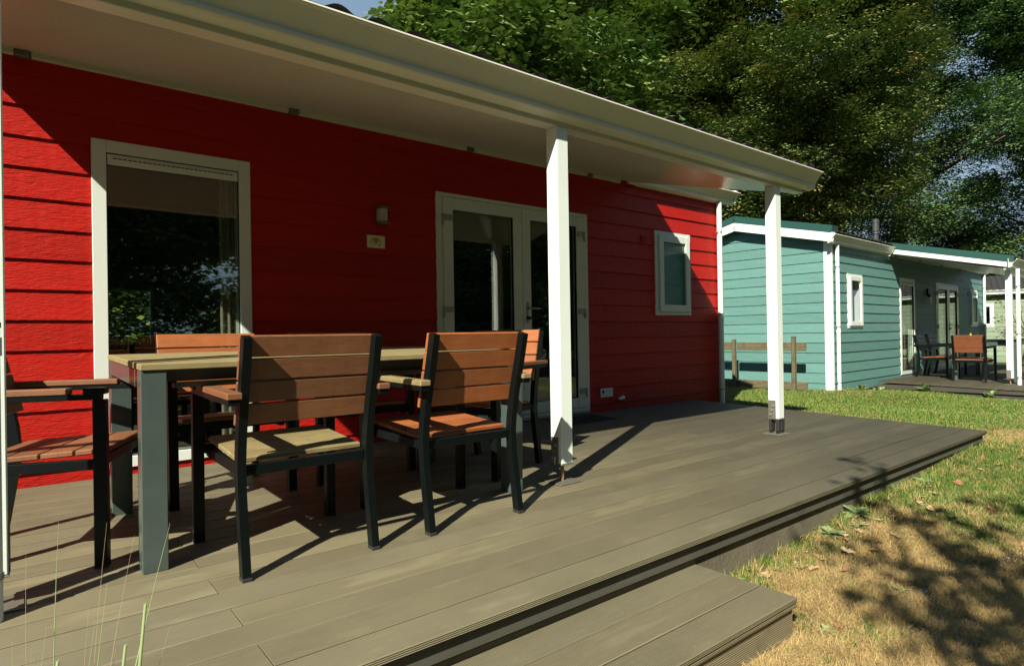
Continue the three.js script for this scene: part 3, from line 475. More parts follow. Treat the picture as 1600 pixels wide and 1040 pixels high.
// ---------------------------------------------------------------- fittings on the red wall
{ const t = thing('wall_lamp', 'grey half-round outdoor lamp on the red wall above the crest plaque', 'lamp', [2.40, 1.875, 0.02]);
  put('back_plate', cbox(0.075, 0.15, 0.012, 0, 0, 0.006, 0.003, 1), M.frame, t);
  put('shade', (() => { const g = new THREE.CylinderGeometry(0.042, 0.042, 0.105, 20, 1, true, -Math.PI / 2, Math.PI).toNonIndexed(); g.translate(0, 0, 0.034); return [g, box(-0.042, -0.039, -0.0525, 0.0525, 0.012, 0.034, 0.0005), box(0.039, 0.042, -0.0525, 0.0525, 0.012, 0.034, 0.0005)]; })(), new THREE.MeshPhysicalMaterial({ color: lin(0.5, 0.5, 0.44), roughness: 0.4, transmission: 0.2, side: THREE.DoubleSide }), t);
  put('cap', [cbox(0.09, 0.018, 0.078, 0, 0.065, 0.042, 0.004), cbox(0.09, 0.018, 0.078, 0, -0.065, 0.042, 0.004)], M.galv, t); }
function canvasTex(w, h, draw) { const c = document.createElement('canvas'); c.width = w; c.height = h; draw(c.getContext('2d')); const t = new THREE.CanvasTexture(c); t.colorSpace = THREE.SRGBColorSpace; return t; }
{ const t = thing('wall_plaque', 'cream plaque with a red shield crest on the red wall', 'plaque', [2.353, 1.655, 0.02]);
  put('plate', cbox(0.163, 0.106, 0.006, 0, 0, 0.003, 0.0015), new THREE.MeshStandardMaterial({ color: lin(0.6, 0.56, 0.40), roughness: 0.6 }), t);
  const m = new THREE.MeshStandardMaterial({ roughness: 0.6, map: canvasTex(320, 208, (g) => {
    g.fillStyle = '#d9cfa8'; g.fillRect(0, 0, 320, 208); g.fillStyle = '#b3401f';
    g.beginPath(); g.moveTo(98, 52); g.lineTo(214, 52); g.quadraticCurveTo(216, 110, 156, 132); g.quadraticCurveTo(94, 110, 98, 52); g.fill();
    g.strokeStyle = '#e0c69a'; g.lineWidth = 5; for (const [x, y] of [[120, 72], [156, 70], [192, 72], [138, 96], [176, 96]]) { g.beginPath(); g.arc(x, y, 9, 0.4, 5.4); g.stroke(); g.beginPath(); g.moveTo(x - 6, y + 12); g.lineTo(x + 9, y + 6); g.stroke(); }
    g.fillStyle = '#b3401f'; g.fillRect(118, 42, 76, 8); for (let i = 0; i < 5; i++) { g.beginPath(); g.arc(124 + i * 16, 38, 5, 0, 7); g.fill(); }
    g.strokeStyle = '#9a4a26'; g.lineWidth = 8; g.lineCap = 'round'; for (const s of [-1, 1]) { const X = (x) => 156 + s * x; g.beginPath(); g.moveTo(X(70), 60); g.quadraticCurveTo(X(88), 70, X(80), 96); g.quadraticCurveTo(X(72), 112, X(86), 128); g.stroke(); g.lineWidth = 5; g.beginPath(); g.moveTo(X(82), 84); g.lineTo(X(102), 70); g.moveTo(X(80), 100); g.lineTo(X(100), 104); g.stroke(); g.lineWidth = 8; }
    g.strokeStyle = '#5c4a2a'; g.lineWidth = 7; g.beginPath(); g.moveTo(76, 138); g.quadraticCurveTo(100, 152, 128, 142); g.quadraticCurveTo(160, 134, 190, 144); g.quadraticCurveTo(216, 158, 244, 148); g.stroke(); g.lineWidth = 9; g.beginPath(); g.moveTo(202, 158); g.lineTo(240, 160); g.stroke(); }) });
  put('crest_print', new THREE.PlaneGeometry(0.157, 0.1).translate(0, 0, 0.0064), m, t); }
{ const t = thing('utility_label', 'small white label plate low on the red wall beside the door', 'label plate', [5.146, 0.198, 0.02]);
  put('plate', cbox(0.2, 0.098, 0.004, 0, 0, 0.002, 0.001), M.white, t);
  put('label_print', new THREE.PlaneGeometry(0.194, 0.092).translate(0, 0, 0.0046), new THREE.MeshStandardMaterial({ roughness: 0.5, map: canvasTex(200, 98, (g) => { g.fillStyle = '#c9d2cc'; g.fillRect(0, 0, 200, 98); g.fillStyle = '#1d1d20'; g.beginPath(); g.moveTo(36, 6); g.quadraticCurveTo(70, 36, 54, 50); g.lineTo(44, 56); g.lineTo(28, 54); g.quadraticCurveTo(2, 38, 36, 6); g.fill(); g.fillStyle = '#8d9aa0'; g.fillRect(86, 28, 42, 8); g.fillRect(150, 24, 26, 12); g.fillRect(16, 74, 70, 4); }) }), t); }
{ const t = thing('outlet_pipe', 'short white outlet pipe sticking out low on the red wall', 'pipe', [5.345, 0.122, 0.02], [0, 0.35, 0]);
  put('pipe', [cyl(0.018, 0.018, 0.09, 0.0, 0, 0.03, 14, 'x'), cyl(0.024, 0.024, 0.03, 0.045, 0, 0.03, 16, 'x')], M.white, t); put('bore', cyl(0.012, 0.012, 0.002, 0.0612, 0, 0.03, 14, 'x'), M.rubber, t); }
{ const t = thing('doormat', 'dark ribbed doormat on the deck before the double door', 'doormat', [4.44, dy(0.34) + 0.001, 0.34], [TILT, 0, 0]);
  const m = new THREE.MeshStandardMaterial({ color: lin(0.02, 0.02, 0.022), roughness: 0.95 }); put('mat', cbox(0.62, 0.008, 0.36, 0, 0.004, 0, 0.003), m, t); put('rib', [...Array(11).keys()].map((i) => cbox(0.58, 0.005, 0.014, 0, 0.0102, -0.15 + i * 0.03, 0.002)), m, t); }
// on the blue wall
{ const t = thing('wall_lamp', 'white lamp on the blue wall left of the blue cabin door', 'lamp', bl(5.4, 1.80, 0.02), [0, BT, 0]); put('back_plate', cbox(0.09, 0.16, 0.04, 0, 0.1, 0.02, 0.004), M.frame, t); put('shade', cyl(0.04, 0.032, 0.15, -0.05, -0.1, 0.07, 16), M.white, t); put('arm', box(-0.06, -0.03, -0.02, 0.05, 0.02, 0.08), M.frame, t); }

// ---------------------------------------------------------------- low wooden fence before the blue gable
{
  const t = thing('wooden_fence', 'weathered two-rail wooden fence in front of the blue gable', 'fence', BP, [0, BT, 0]);
  for (const [g0, y0, y1] of [[-0.455, -0.25, 0.94], [-1.62, -0.3, 0.89], [-2.7, -0.3, 0.9]]) put('post', box(-0.56, -0.49, y0, y1, g0 - 0.035, g0 + 0.03, 0.004, 1), fenceWood, t);
  put('rail', box(-0.488, -0.455, 0.672, 0.826, -1.585, -0.26, 0.004, 2), fenceWood, t); put('rail', box(-0.488, -0.455, 0.68, 0.835, -2.75, -1.66, 0.004, 2), fenceWood, t);
  put('rail', box(-0.489, -0.455, -0.03, 0.112, -1.60, -0.245, 0.004, 2), fenceWood, t); put('rail', box(-0.488, -0.455, -0.03, 0.112, -2.75, -1.62, 0.004, 2), fenceWood, t);
}

// ---------------------------------------------------------------- green cabin far right
{
  const t = thing('green_cabin', 'pale green board-clad cabin far behind the blue porch', 'house', [28.9, -0.5, -3.9], [0, -1.29, 0]);
  const L = 9, H = 2.7; put('wall', [box(0, 1.2, -0.3, H, -0.2, -0.001, 0), box(1.86, L, -0.3, H, -0.2, -0.001, 0), box(1.2, 1.86, -0.3, 1.36, -0.2, -0.001, 0), box(1.2, 1.86, 2.28, H, -0.2, -0.001, 0), box(0, 0.2, -0.3, H, -4, -0.2, 0), box(L - 0.2, L, -0.3, H, -4, -0.2, 0), box(0.2, L - 0.2, -0.3, H, -4, -3.8, 0)], M.inside, t);
  sidingRun(t, M.green, L, H, [[1.2, 1.86, 1.36, 2.28]]);
  windowUnit(t, [1.2, 1.86, 1.36, 2.28], 'clear');
  const rf = roofSheet(-0.3, L + 0.3, 0.35, -2, (z) => H + 0.12 - 0.32 * z); put('roof', [rf, roofSheet(-0.3, L + 0.3, -4.35, -2, (z) => H + 0.12 - 0.32 * (-4 - z))], M.tile, t);
  put('gutter', sweepX(gutterProfile(0.24, H - 0.1), -0.3, L + 0.3), M.white, t); put('fascia_board', box(-0.3, L + 0.3, H - 0.12, H + 0.02, 0.2, 0.238), M.white, t);
}

// ---------------------------------------------------------------- trees
function leafShape(P, c, dirU, dirV, L, W, fold) { // lobed leaf as a folded fan
  const out = [[0, 0], [0.16, 0.34], [0.42, 0.62], [0.5, 0.36], [0.74, 0.40], [1, 0], [0.74, -0.40], [0.5, -0.36], [0.42, -0.62], [0.16, -0.34]];
  const n = new THREE.Vector3().crossVectors(dirU, dirV), pt = ([a, b]) => c.clone().addScaledVector(dirU, a * L).addScaledVector(dirV, b * W).addScaledVector(n, Math.abs(b) * fold * W - a * a * 0.18 * L);
  const mid = pt([0.45, 0]); for (let i = 0; i < out.length; i++) { const a = pt(out[i]), b = pt(out[(i + 1) % out.length]); P.push(mid.x, mid.y, mid.z, a.x, a.y, a.z, b.x, b.y, b.z); }
}
function clusterGeo(seed, n, rad, size, droop) {
  const r = rng(seed), P = [];
  for (let i = 0; i < n; i++) {
    const a = r() * 6.283, q = Math.sqrt(r()) * rad, c = new THREE.Vector3(Math.cos(a) * q, (r() - 0.5) * rad * 0.9, Math.sin(a) * q);
    const az = a + (r() - 0.5) * 1.8, el = -droop - r() * 0.5 + 0.25; const u = new THREE.Vector3(Math.cos(az) * Math.cos(el), Math.sin(el), Math.sin(az) * Math.cos(el));
    const v = new THREE.Vector3(-Math.sin(az), (r() - 0.5) * 0.9, Math.cos(az)).normalize(); v.addScaledVector(u, -v.dot(u)).normalize();
    const L = size * (0.75 + r() * 0.5); leafShape(P, c, u, v, L, L * 0.62, 0.25 * (r() - 0.2));
  }
  return fromTris(P);
}
const leafMat = (tr) => new THREE.MeshPhysicalMaterial({ color: lin(1, 1, 1), roughness: 0.72, specularIntensity: 0.5, transmission: tr, thickness: 0, side: THREE.DoubleSide });
const leafM = leafMat(0.3), leafGlow = leafMat(0.6);
const clusterBig = clusterGeo(5, 9, 0.27, 0.19, 0.55), clusterMid = clusterGeo(6, 14, 0.27, 0.115, 0.35), clusterSmall = clusterGeo(8, 9, 0.24, 0.10, 0.3), clusterTwig = clusterGeo(14, 4, 0.09, 0.10, 0.3);
const _m = new THREE.Matrix4(), _q = new THREE.Quaternion(), _e = new THREE.Euler(), _p = new THREE.Vector3(), _s = new THREE.Vector3(), _c = new THREE.Color();
function crownMesh(boughs, geo, perM3, pal, r, scale = 1, mat = leafM) {
  const list = [];
  for (const b of boughs) { const n = Math.max(3, Math.round(perM3 * b.r * b.r * b.f)); const tone = r();
    for (let i = 0; i < n; i++) { let x, y, z, d; do { x = r() * 2 - 1; y = r() * 2 - 1; z = r() * 2 - 1; d = x * x + y * y + z * z; } while (d > 1 || (d < 0.3 && r() < 0.7) || (y < -0.3 && r() < 0.5));
      list.push([b.x + x * b.r, b.y + y * b.r * b.f, b.z + z * b.r, tone]); } }
  const im = new THREE.InstancedMesh(geo, mat, list.length);
  list.forEach((l, i) => { _e.set((r() - 0.5) * 0.7, r() * 6.283, (r() - 0.5) * 0.7); const k = scale * (0.75 + r() * 0.5);
    im.setMatrixAt(i, _m.compose(_p.set(l[0], l[1], l[2]), _q.setFromEuler(_e), _s.set(k, k, k)));
    const t = Math.min(1, Math.max(0, l[3] * 0.7 + (r() - 0.5) * 0.7 + 0.15)), a = pal[0], b = pal[1], w = r() < 0.05 && pal[2] ? pal[2] : null;
    w ? _c.setRGB(...w) : _c.setRGB(mix(a[0], b[0], t), mix(a[1], b[1], t), mix(a[2], b[2], t)); im.setColorAt(i, _c); });
  im.name = 'crown'; im.userData.kind = 'stuff'; im.castShadow = im.receiveShadow = true; return im;
}
function makeTree(name, label, o) {
  const r = rng(o.seed), t = thing(name, label, 'tree', [o.x, -0.5, o.z]); const [rx, ry, rz] = o.rad, cy = o.cy;
  const boughs = []; for (let i = 0; i < o.n; i++) { const a = r() * 6.283, v = r() * 2 - 1, h = Math.sqrt(1 - v * v), q = 0.42 + 0.58 * Math.pow(r(), 0.45); const lump = 0.85 + 0.3 * Math.sin(a * 3 + o.seed) * Math.cos(v * 4);
    boughs.push({ x: (o.ox ?? 0) + Math.cos(a) * h * rx * q * lump, y: cy + v * ry * q, z: (o.oz ?? 0) + Math.sin(a) * h * rz * q * lump, r: (0.55 + 0.75 * r()) * (o.br ?? 1), f: 0.55 + r() * 0.25 }); }
  if (o.clear) { const dx = -o.x, dz = 4.74 - o.z, l = Math.hypot(dx, dz); for (let i = boughs.length - 1; i >= 0; i--) { const b = boughs[i], al = (b.x * dx + b.z * dz) / l, pe = (b.x * dz - b.z * dx) / l; if (b.y < o.clear && al > -0.5 && Math.abs(pe) < 1.3) boughs.splice(i, 1); } }
  for (const e of o.extra ?? []) boughs.push(e);
  const lean = o.lean ?? 0.3, V = (x, y, z) => new THREE.Vector3(x, y, z); const top = cy + ry * 0.55, tr = o.tr;
  const tp = [], rad = []; for (let i = 0; i <= 8; i++) { const k = i / 8; tp.push(V((o.ox ?? 0) * k * k * 0.8 + lean * Math.sin(k * 3 + o.seed) * k, top * k - 0.1, (o.oz ?? 0) * k * k * 0.8 + lean * Math.cos(k * 2.3 + o.seed) * k)); rad.push(tr * (1.25 - k * 1.05) * (i === 0 ? 1.35 : 1)); }
  put('trunk', tube(tp, rad, 10), bark, t);
  const limbs = []; const nl = Math.min(boughs.length, o.limbs ?? 26);
  for (let i = 0; i < nl; i++) { const b = boughs[Math.floor(i * boughs.length / nl)], k = Math.min(0.92, Math.max(0.22, (b.y - 0.9 - 0.25 * Math.hypot(b.x, b.z)) / top)), s = new THREE.CatmullRomCurve3(tp).getPoint(k), e = V(b.x, b.y, b.z), mid = s.clone().lerp(e, 0.5); mid.y += (r() - 0.3) * 0.5; mid.x += (r() - 0.5) * 0.9; mid.z += (r() - 0.5) * 0.9; const rr = tr * (1.1 - k) * 0.34 + 0.012, cv = new THREE.CatmullRomCurve3([s, mid, e.clone().lerp(mid, 0.35).add(V((r() - 0.5) * 0.5, (r() - 0.2) * 0.4, (r() - 0.5) * 0.5)), e]).getPoints(7); limbs.push(tube(cv, cv.map((_, q) => rr * (1 - q / 7) + 0.008), 5)); }
  if (limbs.length) put('limbs', limbs, bark, t);
  t.add(crownMesh(boughs, o.geo, o.dens, o.pal, r, o.ls ?? 1, o.glow ? leafGlow : leafM));
  return t;
}
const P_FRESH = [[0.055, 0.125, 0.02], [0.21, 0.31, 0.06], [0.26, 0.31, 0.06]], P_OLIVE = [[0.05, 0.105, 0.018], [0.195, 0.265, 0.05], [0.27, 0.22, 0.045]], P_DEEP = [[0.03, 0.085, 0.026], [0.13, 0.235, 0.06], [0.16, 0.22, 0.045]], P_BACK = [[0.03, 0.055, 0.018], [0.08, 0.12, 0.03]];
makeTree('broadleaf_tree', 'large fresh green tree standing close behind the red cabin roof', { x: 11.6, z: -8.4, seed: 21, n: 115, rad: [4.8, 6.2, 3.6], cy: 7.4, tr: 0.34, geo: clusterBig, dens: 88, pal: P_FRESH, br: 1.3, limbs: 14 });
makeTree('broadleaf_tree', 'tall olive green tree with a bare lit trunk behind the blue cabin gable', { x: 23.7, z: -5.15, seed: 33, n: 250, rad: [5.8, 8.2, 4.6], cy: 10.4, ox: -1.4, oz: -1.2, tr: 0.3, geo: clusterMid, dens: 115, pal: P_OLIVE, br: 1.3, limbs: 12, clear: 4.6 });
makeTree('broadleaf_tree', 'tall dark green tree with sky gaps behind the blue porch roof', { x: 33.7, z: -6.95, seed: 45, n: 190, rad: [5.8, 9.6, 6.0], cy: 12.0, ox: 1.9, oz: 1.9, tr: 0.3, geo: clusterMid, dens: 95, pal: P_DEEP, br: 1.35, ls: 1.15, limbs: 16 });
makeTree('broadleaf_tree', 'thin blue green tree at the right picture edge with open branches', { x: 38.0, z: -2.0, seed: 58, n: 70, rad: [4.0, 6.6, 4.0], cy: 10.4, tr: 0.18, geo: clusterMid, dens: 70, pal: P_DEEP, br: 0.9, limbs: 14 });
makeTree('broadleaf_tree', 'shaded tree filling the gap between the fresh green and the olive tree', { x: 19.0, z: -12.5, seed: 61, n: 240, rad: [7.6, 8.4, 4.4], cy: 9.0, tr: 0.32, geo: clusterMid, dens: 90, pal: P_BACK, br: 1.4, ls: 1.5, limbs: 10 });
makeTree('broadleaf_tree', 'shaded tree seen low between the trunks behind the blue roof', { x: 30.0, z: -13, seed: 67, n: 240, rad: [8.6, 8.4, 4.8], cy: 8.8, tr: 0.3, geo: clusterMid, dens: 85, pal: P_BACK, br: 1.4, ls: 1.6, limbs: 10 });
makeTree('broadleaf_tree', 'low round tree turning yellow at the far right above the green cabin', { x: 43, z: -5.2, seed: 71, n: 70, rad: [4.5, 3.0, 3.5], cy: 4.2, tr: 0.2, geo: clusterMid, dens: 55, pal: [[0.07, 0.085, 0.02], [0.17, 0.14, 0.03]], br: 1.1, ls: 1.3, limbs: 8 });
// behind the camera: the row that the windows mirror, added low trees, and the tree that shades the ground by the step
const front = [[0.5, 17.5, 81, 7.0, 6.2], [8.5, 18.5, 82, 7.2, 6.6], [16.5, 18, 83, 7.2, 6.6], [24.5, 18.5, 84, 7.2, 6.6], [-7.5, 18.5, 85, 5.0, 4.6], [-15.5, 12.5, 86, 4.6, 4.4], [-17, 4, 87, 4.8, 4.6], [33, 14, 88, 7, 6.4], [-17, -5, 89, 5, 4.8]];  // low ones at the left added just to block sky light
const WHICH = ['first', 'second', 'third', 'fourth', 'added low fifth', 'added low sixth', 'added low seventh', 'eastern', 'added low northern'];
front.forEach(([x, z, s, cy, ry], i) => makeTree('broadleaf_tree', WHICH[i] + ' tree of the row behind the camera round the lawn', { x, z, seed: s, n: 150, rad: [5.4, ry, 3.2], cy, tr: 0.3, geo: clusterMid, dens: 60, pal: i % 2 ? [[0.2, 0.26, 0.05], [0.5, 0.56, 0.12]] : [[0.14, 0.26, 0.06], [0.38, 0.56, 0.14]], br: 1.3, ls: 1.9, limbs: 14, glow: true }));
{ const H = 4.6, at = (gx, gz, rr, h = H) => { const t = h + 0.28; return { x: gx - 1.073 * t + 4.6, y: h + 0.5, z: gz + 0.55 * t - 9.4, r: rr, f: 0.55 }; }; const ex = [];
  for (const p of [[4.22, 3.02], [4.15, 3.24], [4.11, 3.42], [4.08, 3.6], [4.05, 3.78], [4.3, 3.5], [3.40, 3.2], [3.37, 3.36], [3.36, 3.55], [3.41, 3.68], [3.47, 3.8], [3.57, 3.92], [3.6, 4.05], [3.75, 3.95], [3.5, 4.2], [4.92, 3.6], [4.78, 3.74], [5.1, 3.75], [4.6, 3.95]]) ex.push(at(p[0], p[1], 0.165));
  for (const p of [[2.88, 3.55], [3.0, 3.7], [2.99, 3.78], [2.85, 3.75], [2.64, 3.9], [2.63, 4.0], [2.92, 4.02], [2.84, 4.15], [2.97, 3.92], [3.21, 4.0], [3.1, 4.2], [3.35, 3.86], [4.8, 2.80]]) ex.push(at(p[0], p[1], 0.10));
  for (let i = 0; i < 3; i++) ex.push(at(2.6 + R() * 3.2, 4.3 + R() * 1.6, 0.25 + R() * 0.2));
  makeTree('broadleaf_tree', 'tree standing behind the camera whose boughs shade the ground by the step', { x: -4.6, z: 9.4, seed: 91, n: 26, rad: [2.2, 2.0, 1.6], cy: 6.8, ox: -0.8, oz: 1.9, tr: 0.2, geo: clusterTwig, dens: 260, pal: P_BACK, br: 0.9, limbs: 60, extra: ex }); }
{ // clipped hedge and a blue roofed cabin on the other side of the lawn
  const r = rng(401), bs = []; for (let i = 0; i < 60; i++) bs.push({ x: i * 0.17 + r() * 0.2, y: 0.3 + r() * 1.1, z: (r() - 0.5) * 0.5, r: 0.4, f: 0.7 });
  const t = thing('hedge', 'bright green hedge across the lawn, mirrored in the tall window', 'hedge', [-3.2, -0.45, 12.2]); t.add(crownMesh(bs, clusterSmall, 120, [[0.07, 0.14, 0.02], [0.15, 0.22, 0.04]], r));
  const b2 = []; for (let i = 0; i < 190; i++) b2.push({ x: (i % 95) * 0.5 - 16 + r() * 0.3, y: 0.6 + r() * 2.3, z: (r() - 0.5) * 0.8, r: 0.75, f: 0.8 }); const t2 = thing('hedge', 'added long dark hedge closing the far side of the lawn behind the camera', 'hedge', [0, -0.5, 15.2]); t2.add(crownMesh(b2, clusterMid, 60, [[0.10, 0.19, 0.05], [0.28, 0.42, 0.11]], r, 1.6, leafGlow)); for (let i = 0; i < 16; i++) put('stem', cyl(0.05, 0.03, 1.6, -15 + i * 3, 0.8, 0, 6), bark, t2);  // long hedge added to block low sky and fill the mirrored view
  for (let i = 0; i < 8; i++) put('stem', cyl(0.03, 0.015, 1.2, 0.5 + i * 1.3, 0.6, 0, 6), bark, t);
}

// ---------------------------------------------------------------- lawn, straw, weeds, leaves
function bladeClump(seed, n, h, spread, flat, w) {
  const r = rng(seed), P = [];
  for (let i = 0; i < n; i++) { const a = r() * 6.283, bx = (r() - 0.5) * spread, bz = (r() - 0.5) * spread, L = h * (0.6 + r() * 0.8), lean = flat * (0.4 + r()); const dx = Math.cos(a), dz = Math.sin(a), px = -dz * w, pz = dx * w;
    const pt = (k) => { const th = lean * (0.35 + 0.65 * k), s = L * k; return [bx + dx * Math.sin(th) * s, Math.cos(Math.min(th, 1.53)) * s, bz + dz * Math.sin(th) * s]; };
    const a0 = pt(0), a1 = pt(0.55), a2 = pt(1), k = 0.75; const A = [a0[0] - px, a0[1], a0[2] - pz], B = [a0[0] + px, a0[1], a0[2] + pz], C = [a1[0] + px * k, a1[1], a1[2] + pz * k], D = [a1[0] - px * k, a1[1], a1[2] - pz * k];
    P.push(...A, ...B, ...C, ...A, ...C, ...D, ...D, ...C, ...a2); }
  return fromTris(P);
}
const grassMat = new THREE.MeshStandardMaterial({ color: lin(1, 1, 1), roughness: 0.7, side: THREE.DoubleSide });
const strawMat = new THREE.MeshStandardMaterial({ color: lin(1, 1, 1), roughness: 0.8, side: THREE.DoubleSide });
function inDeck(x, z) { return (x < 6.68 && z < 3.03) || (x < 2.45 && z < 3.565) || (x < 7.45 && z < 0) ; }
function inBlue(x, z) { const v = new THREE.Vector3(x - BP[0], 0, z - BP[2]).applyAxisAngle(new THREE.Vector3(0, 1, 0), -BT); return (v.x > 0 && v.z < 0 && v.z > -3.5) || (v.x > 2.0 && v.z < 3.05 && v.z >= 0); }
function scatter(name, label, category, geos, mat, n, region, accept, colour, size) {
  const r = rng(n + 13), buckets = geos.map(() => []);
  for (let i = 0, tries = 0; i < n && tries < n * 6; tries++) { const [x, z] = region(r); if (inDeck(x, z) || inBlue(x, z) || r() > accept(x, z)) continue; buckets[Math.floor(r() * geos.length)].push([x, z, size(r, x, z), colour(r, x, z)]); i++; }
  geos.forEach((g, k) => { const L = buckets[k]; const im = new THREE.InstancedMesh(g, mat, L.length); L.forEach(([x, z, s, c], i) => { _e.set((r() - 0.5) * 0.3, r() * 6.283, (r() - 0.5) * 0.3); im.setMatrixAt(i, _m.compose(_p.set(x, gh(x, z) - 0.004, z), _q.setFromEuler(_e), _s.set(s, s, s))); im.setColorAt(i, _c.setRGB(...c)); });
    im.name = numbered(name); im.userData = { label: label[k], category, kind: 'stuff' }; im.castShadow = im.receiveShadow = true; scene.add(im); });
}
// near ground right of the deck: a fan in front of the camera's right side
const nearRegion = (r) => { const x = 1.9 + 6.6 * Math.pow(r(), 1.3); return [x, 2.7 + r() * Math.min(2.2, 0.35 + x * 0.45)]; };
const farRegion = (r) => { const x = 6.5 + 13 * Math.pow(r(), 1.25); return [x, -2.6 + r() * 6.4]; };
const straws = [bladeClump(1, 8, 0.045, 0.1, 1.9, 0.0008), bladeClump(2, 8, 0.06, 0.11, 2.1, 0.0009)], greens = [bladeClump(3, 8, 0.034, 0.06, 1.0, 0.0015), bladeClump(4, 8, 0.042, 0.07, 1.2, 0.0016)], lawns = [bladeClump(9, 12, 0.036, 0.17, 1.1, 0.0024), bladeClump(10, 12, 0.032, 0.19, 1.3, 0.0026)];
const strawC = (r) => { const t = r(), g = r() < 0.15 ? 0.55 : 1; return [mix(0.29, 0.56, t) * g, mix(0.205, 0.40, t) * g, mix(0.085, 0.165, t) * g]; };
const greenC = (r) => { const t = r(); return r() < 0.15 ? [0.26, 0.22, 0.07] : [mix(0.045, 0.115, t), mix(0.105, 0.205, t), mix(0.011, 0.024, t)]; };
scatter('straw', ['fine dry straw lying on the ground by the step', 'coarse dry straw lying on the ground by the step'], 'dry grass', straws, strawMat, 80000, nearRegion, (x, z) => (0.08 + 0.92 * dryness(x, z)) * (2.1 * bare(x, z) - 1.1), strawC, (r) => 0.45 + r() * 0.55);
scatter('grass', ['short green grass beside the near deck', 'longer green grass tufts beside the near deck'], 'grass', greens, grassMat, 40000, nearRegion, (x, z) => Math.max(0.02, Math.pow(1 - dryness(x, z), 1.5) + 0.35 * sm(0.60, 0.68, patch(x, z, 1.4, 0.5))), greenC, (r, x, z) => (0.6 + r() * 0.7) * (z < 3.2 && x > 2.5 && r() < 0.3 ? 1.7 : 1));
scatter('lawn_grass', ['mown green lawn between the two cabins', 'rougher lawn tufts between the two cabins'], 'grass', lawns, grassMat, 70000, farRegion, (x, z) => 0.25 + 0.75 * (1 - dryness(x, z)), (r, x, z) => r() < 0.06 + 0.6 * dryness(x, z) ? strawC(r).map((v) => v * 0.6) : greenC(r).map((v) => v * 1.1), (r) => 0.7 + r() * 0.6);
scatter('edge_grass', ['ragged longer grass along the foot of the near deck', 'dry ragged grass along the foot of the near deck'], 'grass', [bladeClump(21, 7, 0.075, 0.05, 0.8, 0.0016), bladeClump(22, 7, 0.085, 0.06, 1.0, 0.0014)], grassMat, 2600, (r) => [2.5 + r() * 4.3, 3.04 + Math.pow(r(), 2) * 0.22], (x, z) => sm(0.42, 0.56, patch(x, z, 0.7, 0.1)) * (x > 3.35 && x < 4.15 ? 0.12 : 1), (r, x) => r() < 0.3 ? strawC(r) : greenC(r), (r) => 0.4 + r() * 0.6);
{ // gravel bits among the straw, far too many to count
  const g = new THREE.IcosahedronGeometry(1, 0), r = rng(77), m = new THREE.MeshStandardMaterial({ color: lin(1, 1, 1), roughness: 0.9 }), n = 1500, im = new THREE.InstancedMesh(g, m, n);
  for (let i = 0; i < n; i++) { const x = 2.0 + r() * 2.4, z = 3.55 + r() * 1.3, s = 0.002 + 0.006 * r() * r(); _e.set(r() * 6, r() * 6, r() * 6); im.setMatrixAt(i, _m.compose(_p.set(x, gh(x, z) + s * 0.4, z), _q.setFromEuler(_e), _s.set(s * 1.3, s * 0.7, s))); const t = 0.25 + r() * 0.4; im.setColorAt(i, _c.setRGB(t, t * 0.97, t * 0.9)); }
  im.name = 'gravel'; im.userData = { label: 'loose pale gravel scattered in the dry grass', category: 'gravel', kind: 'stuff' }; im.castShadow = im.receiveShadow = true; scene.add(im); }
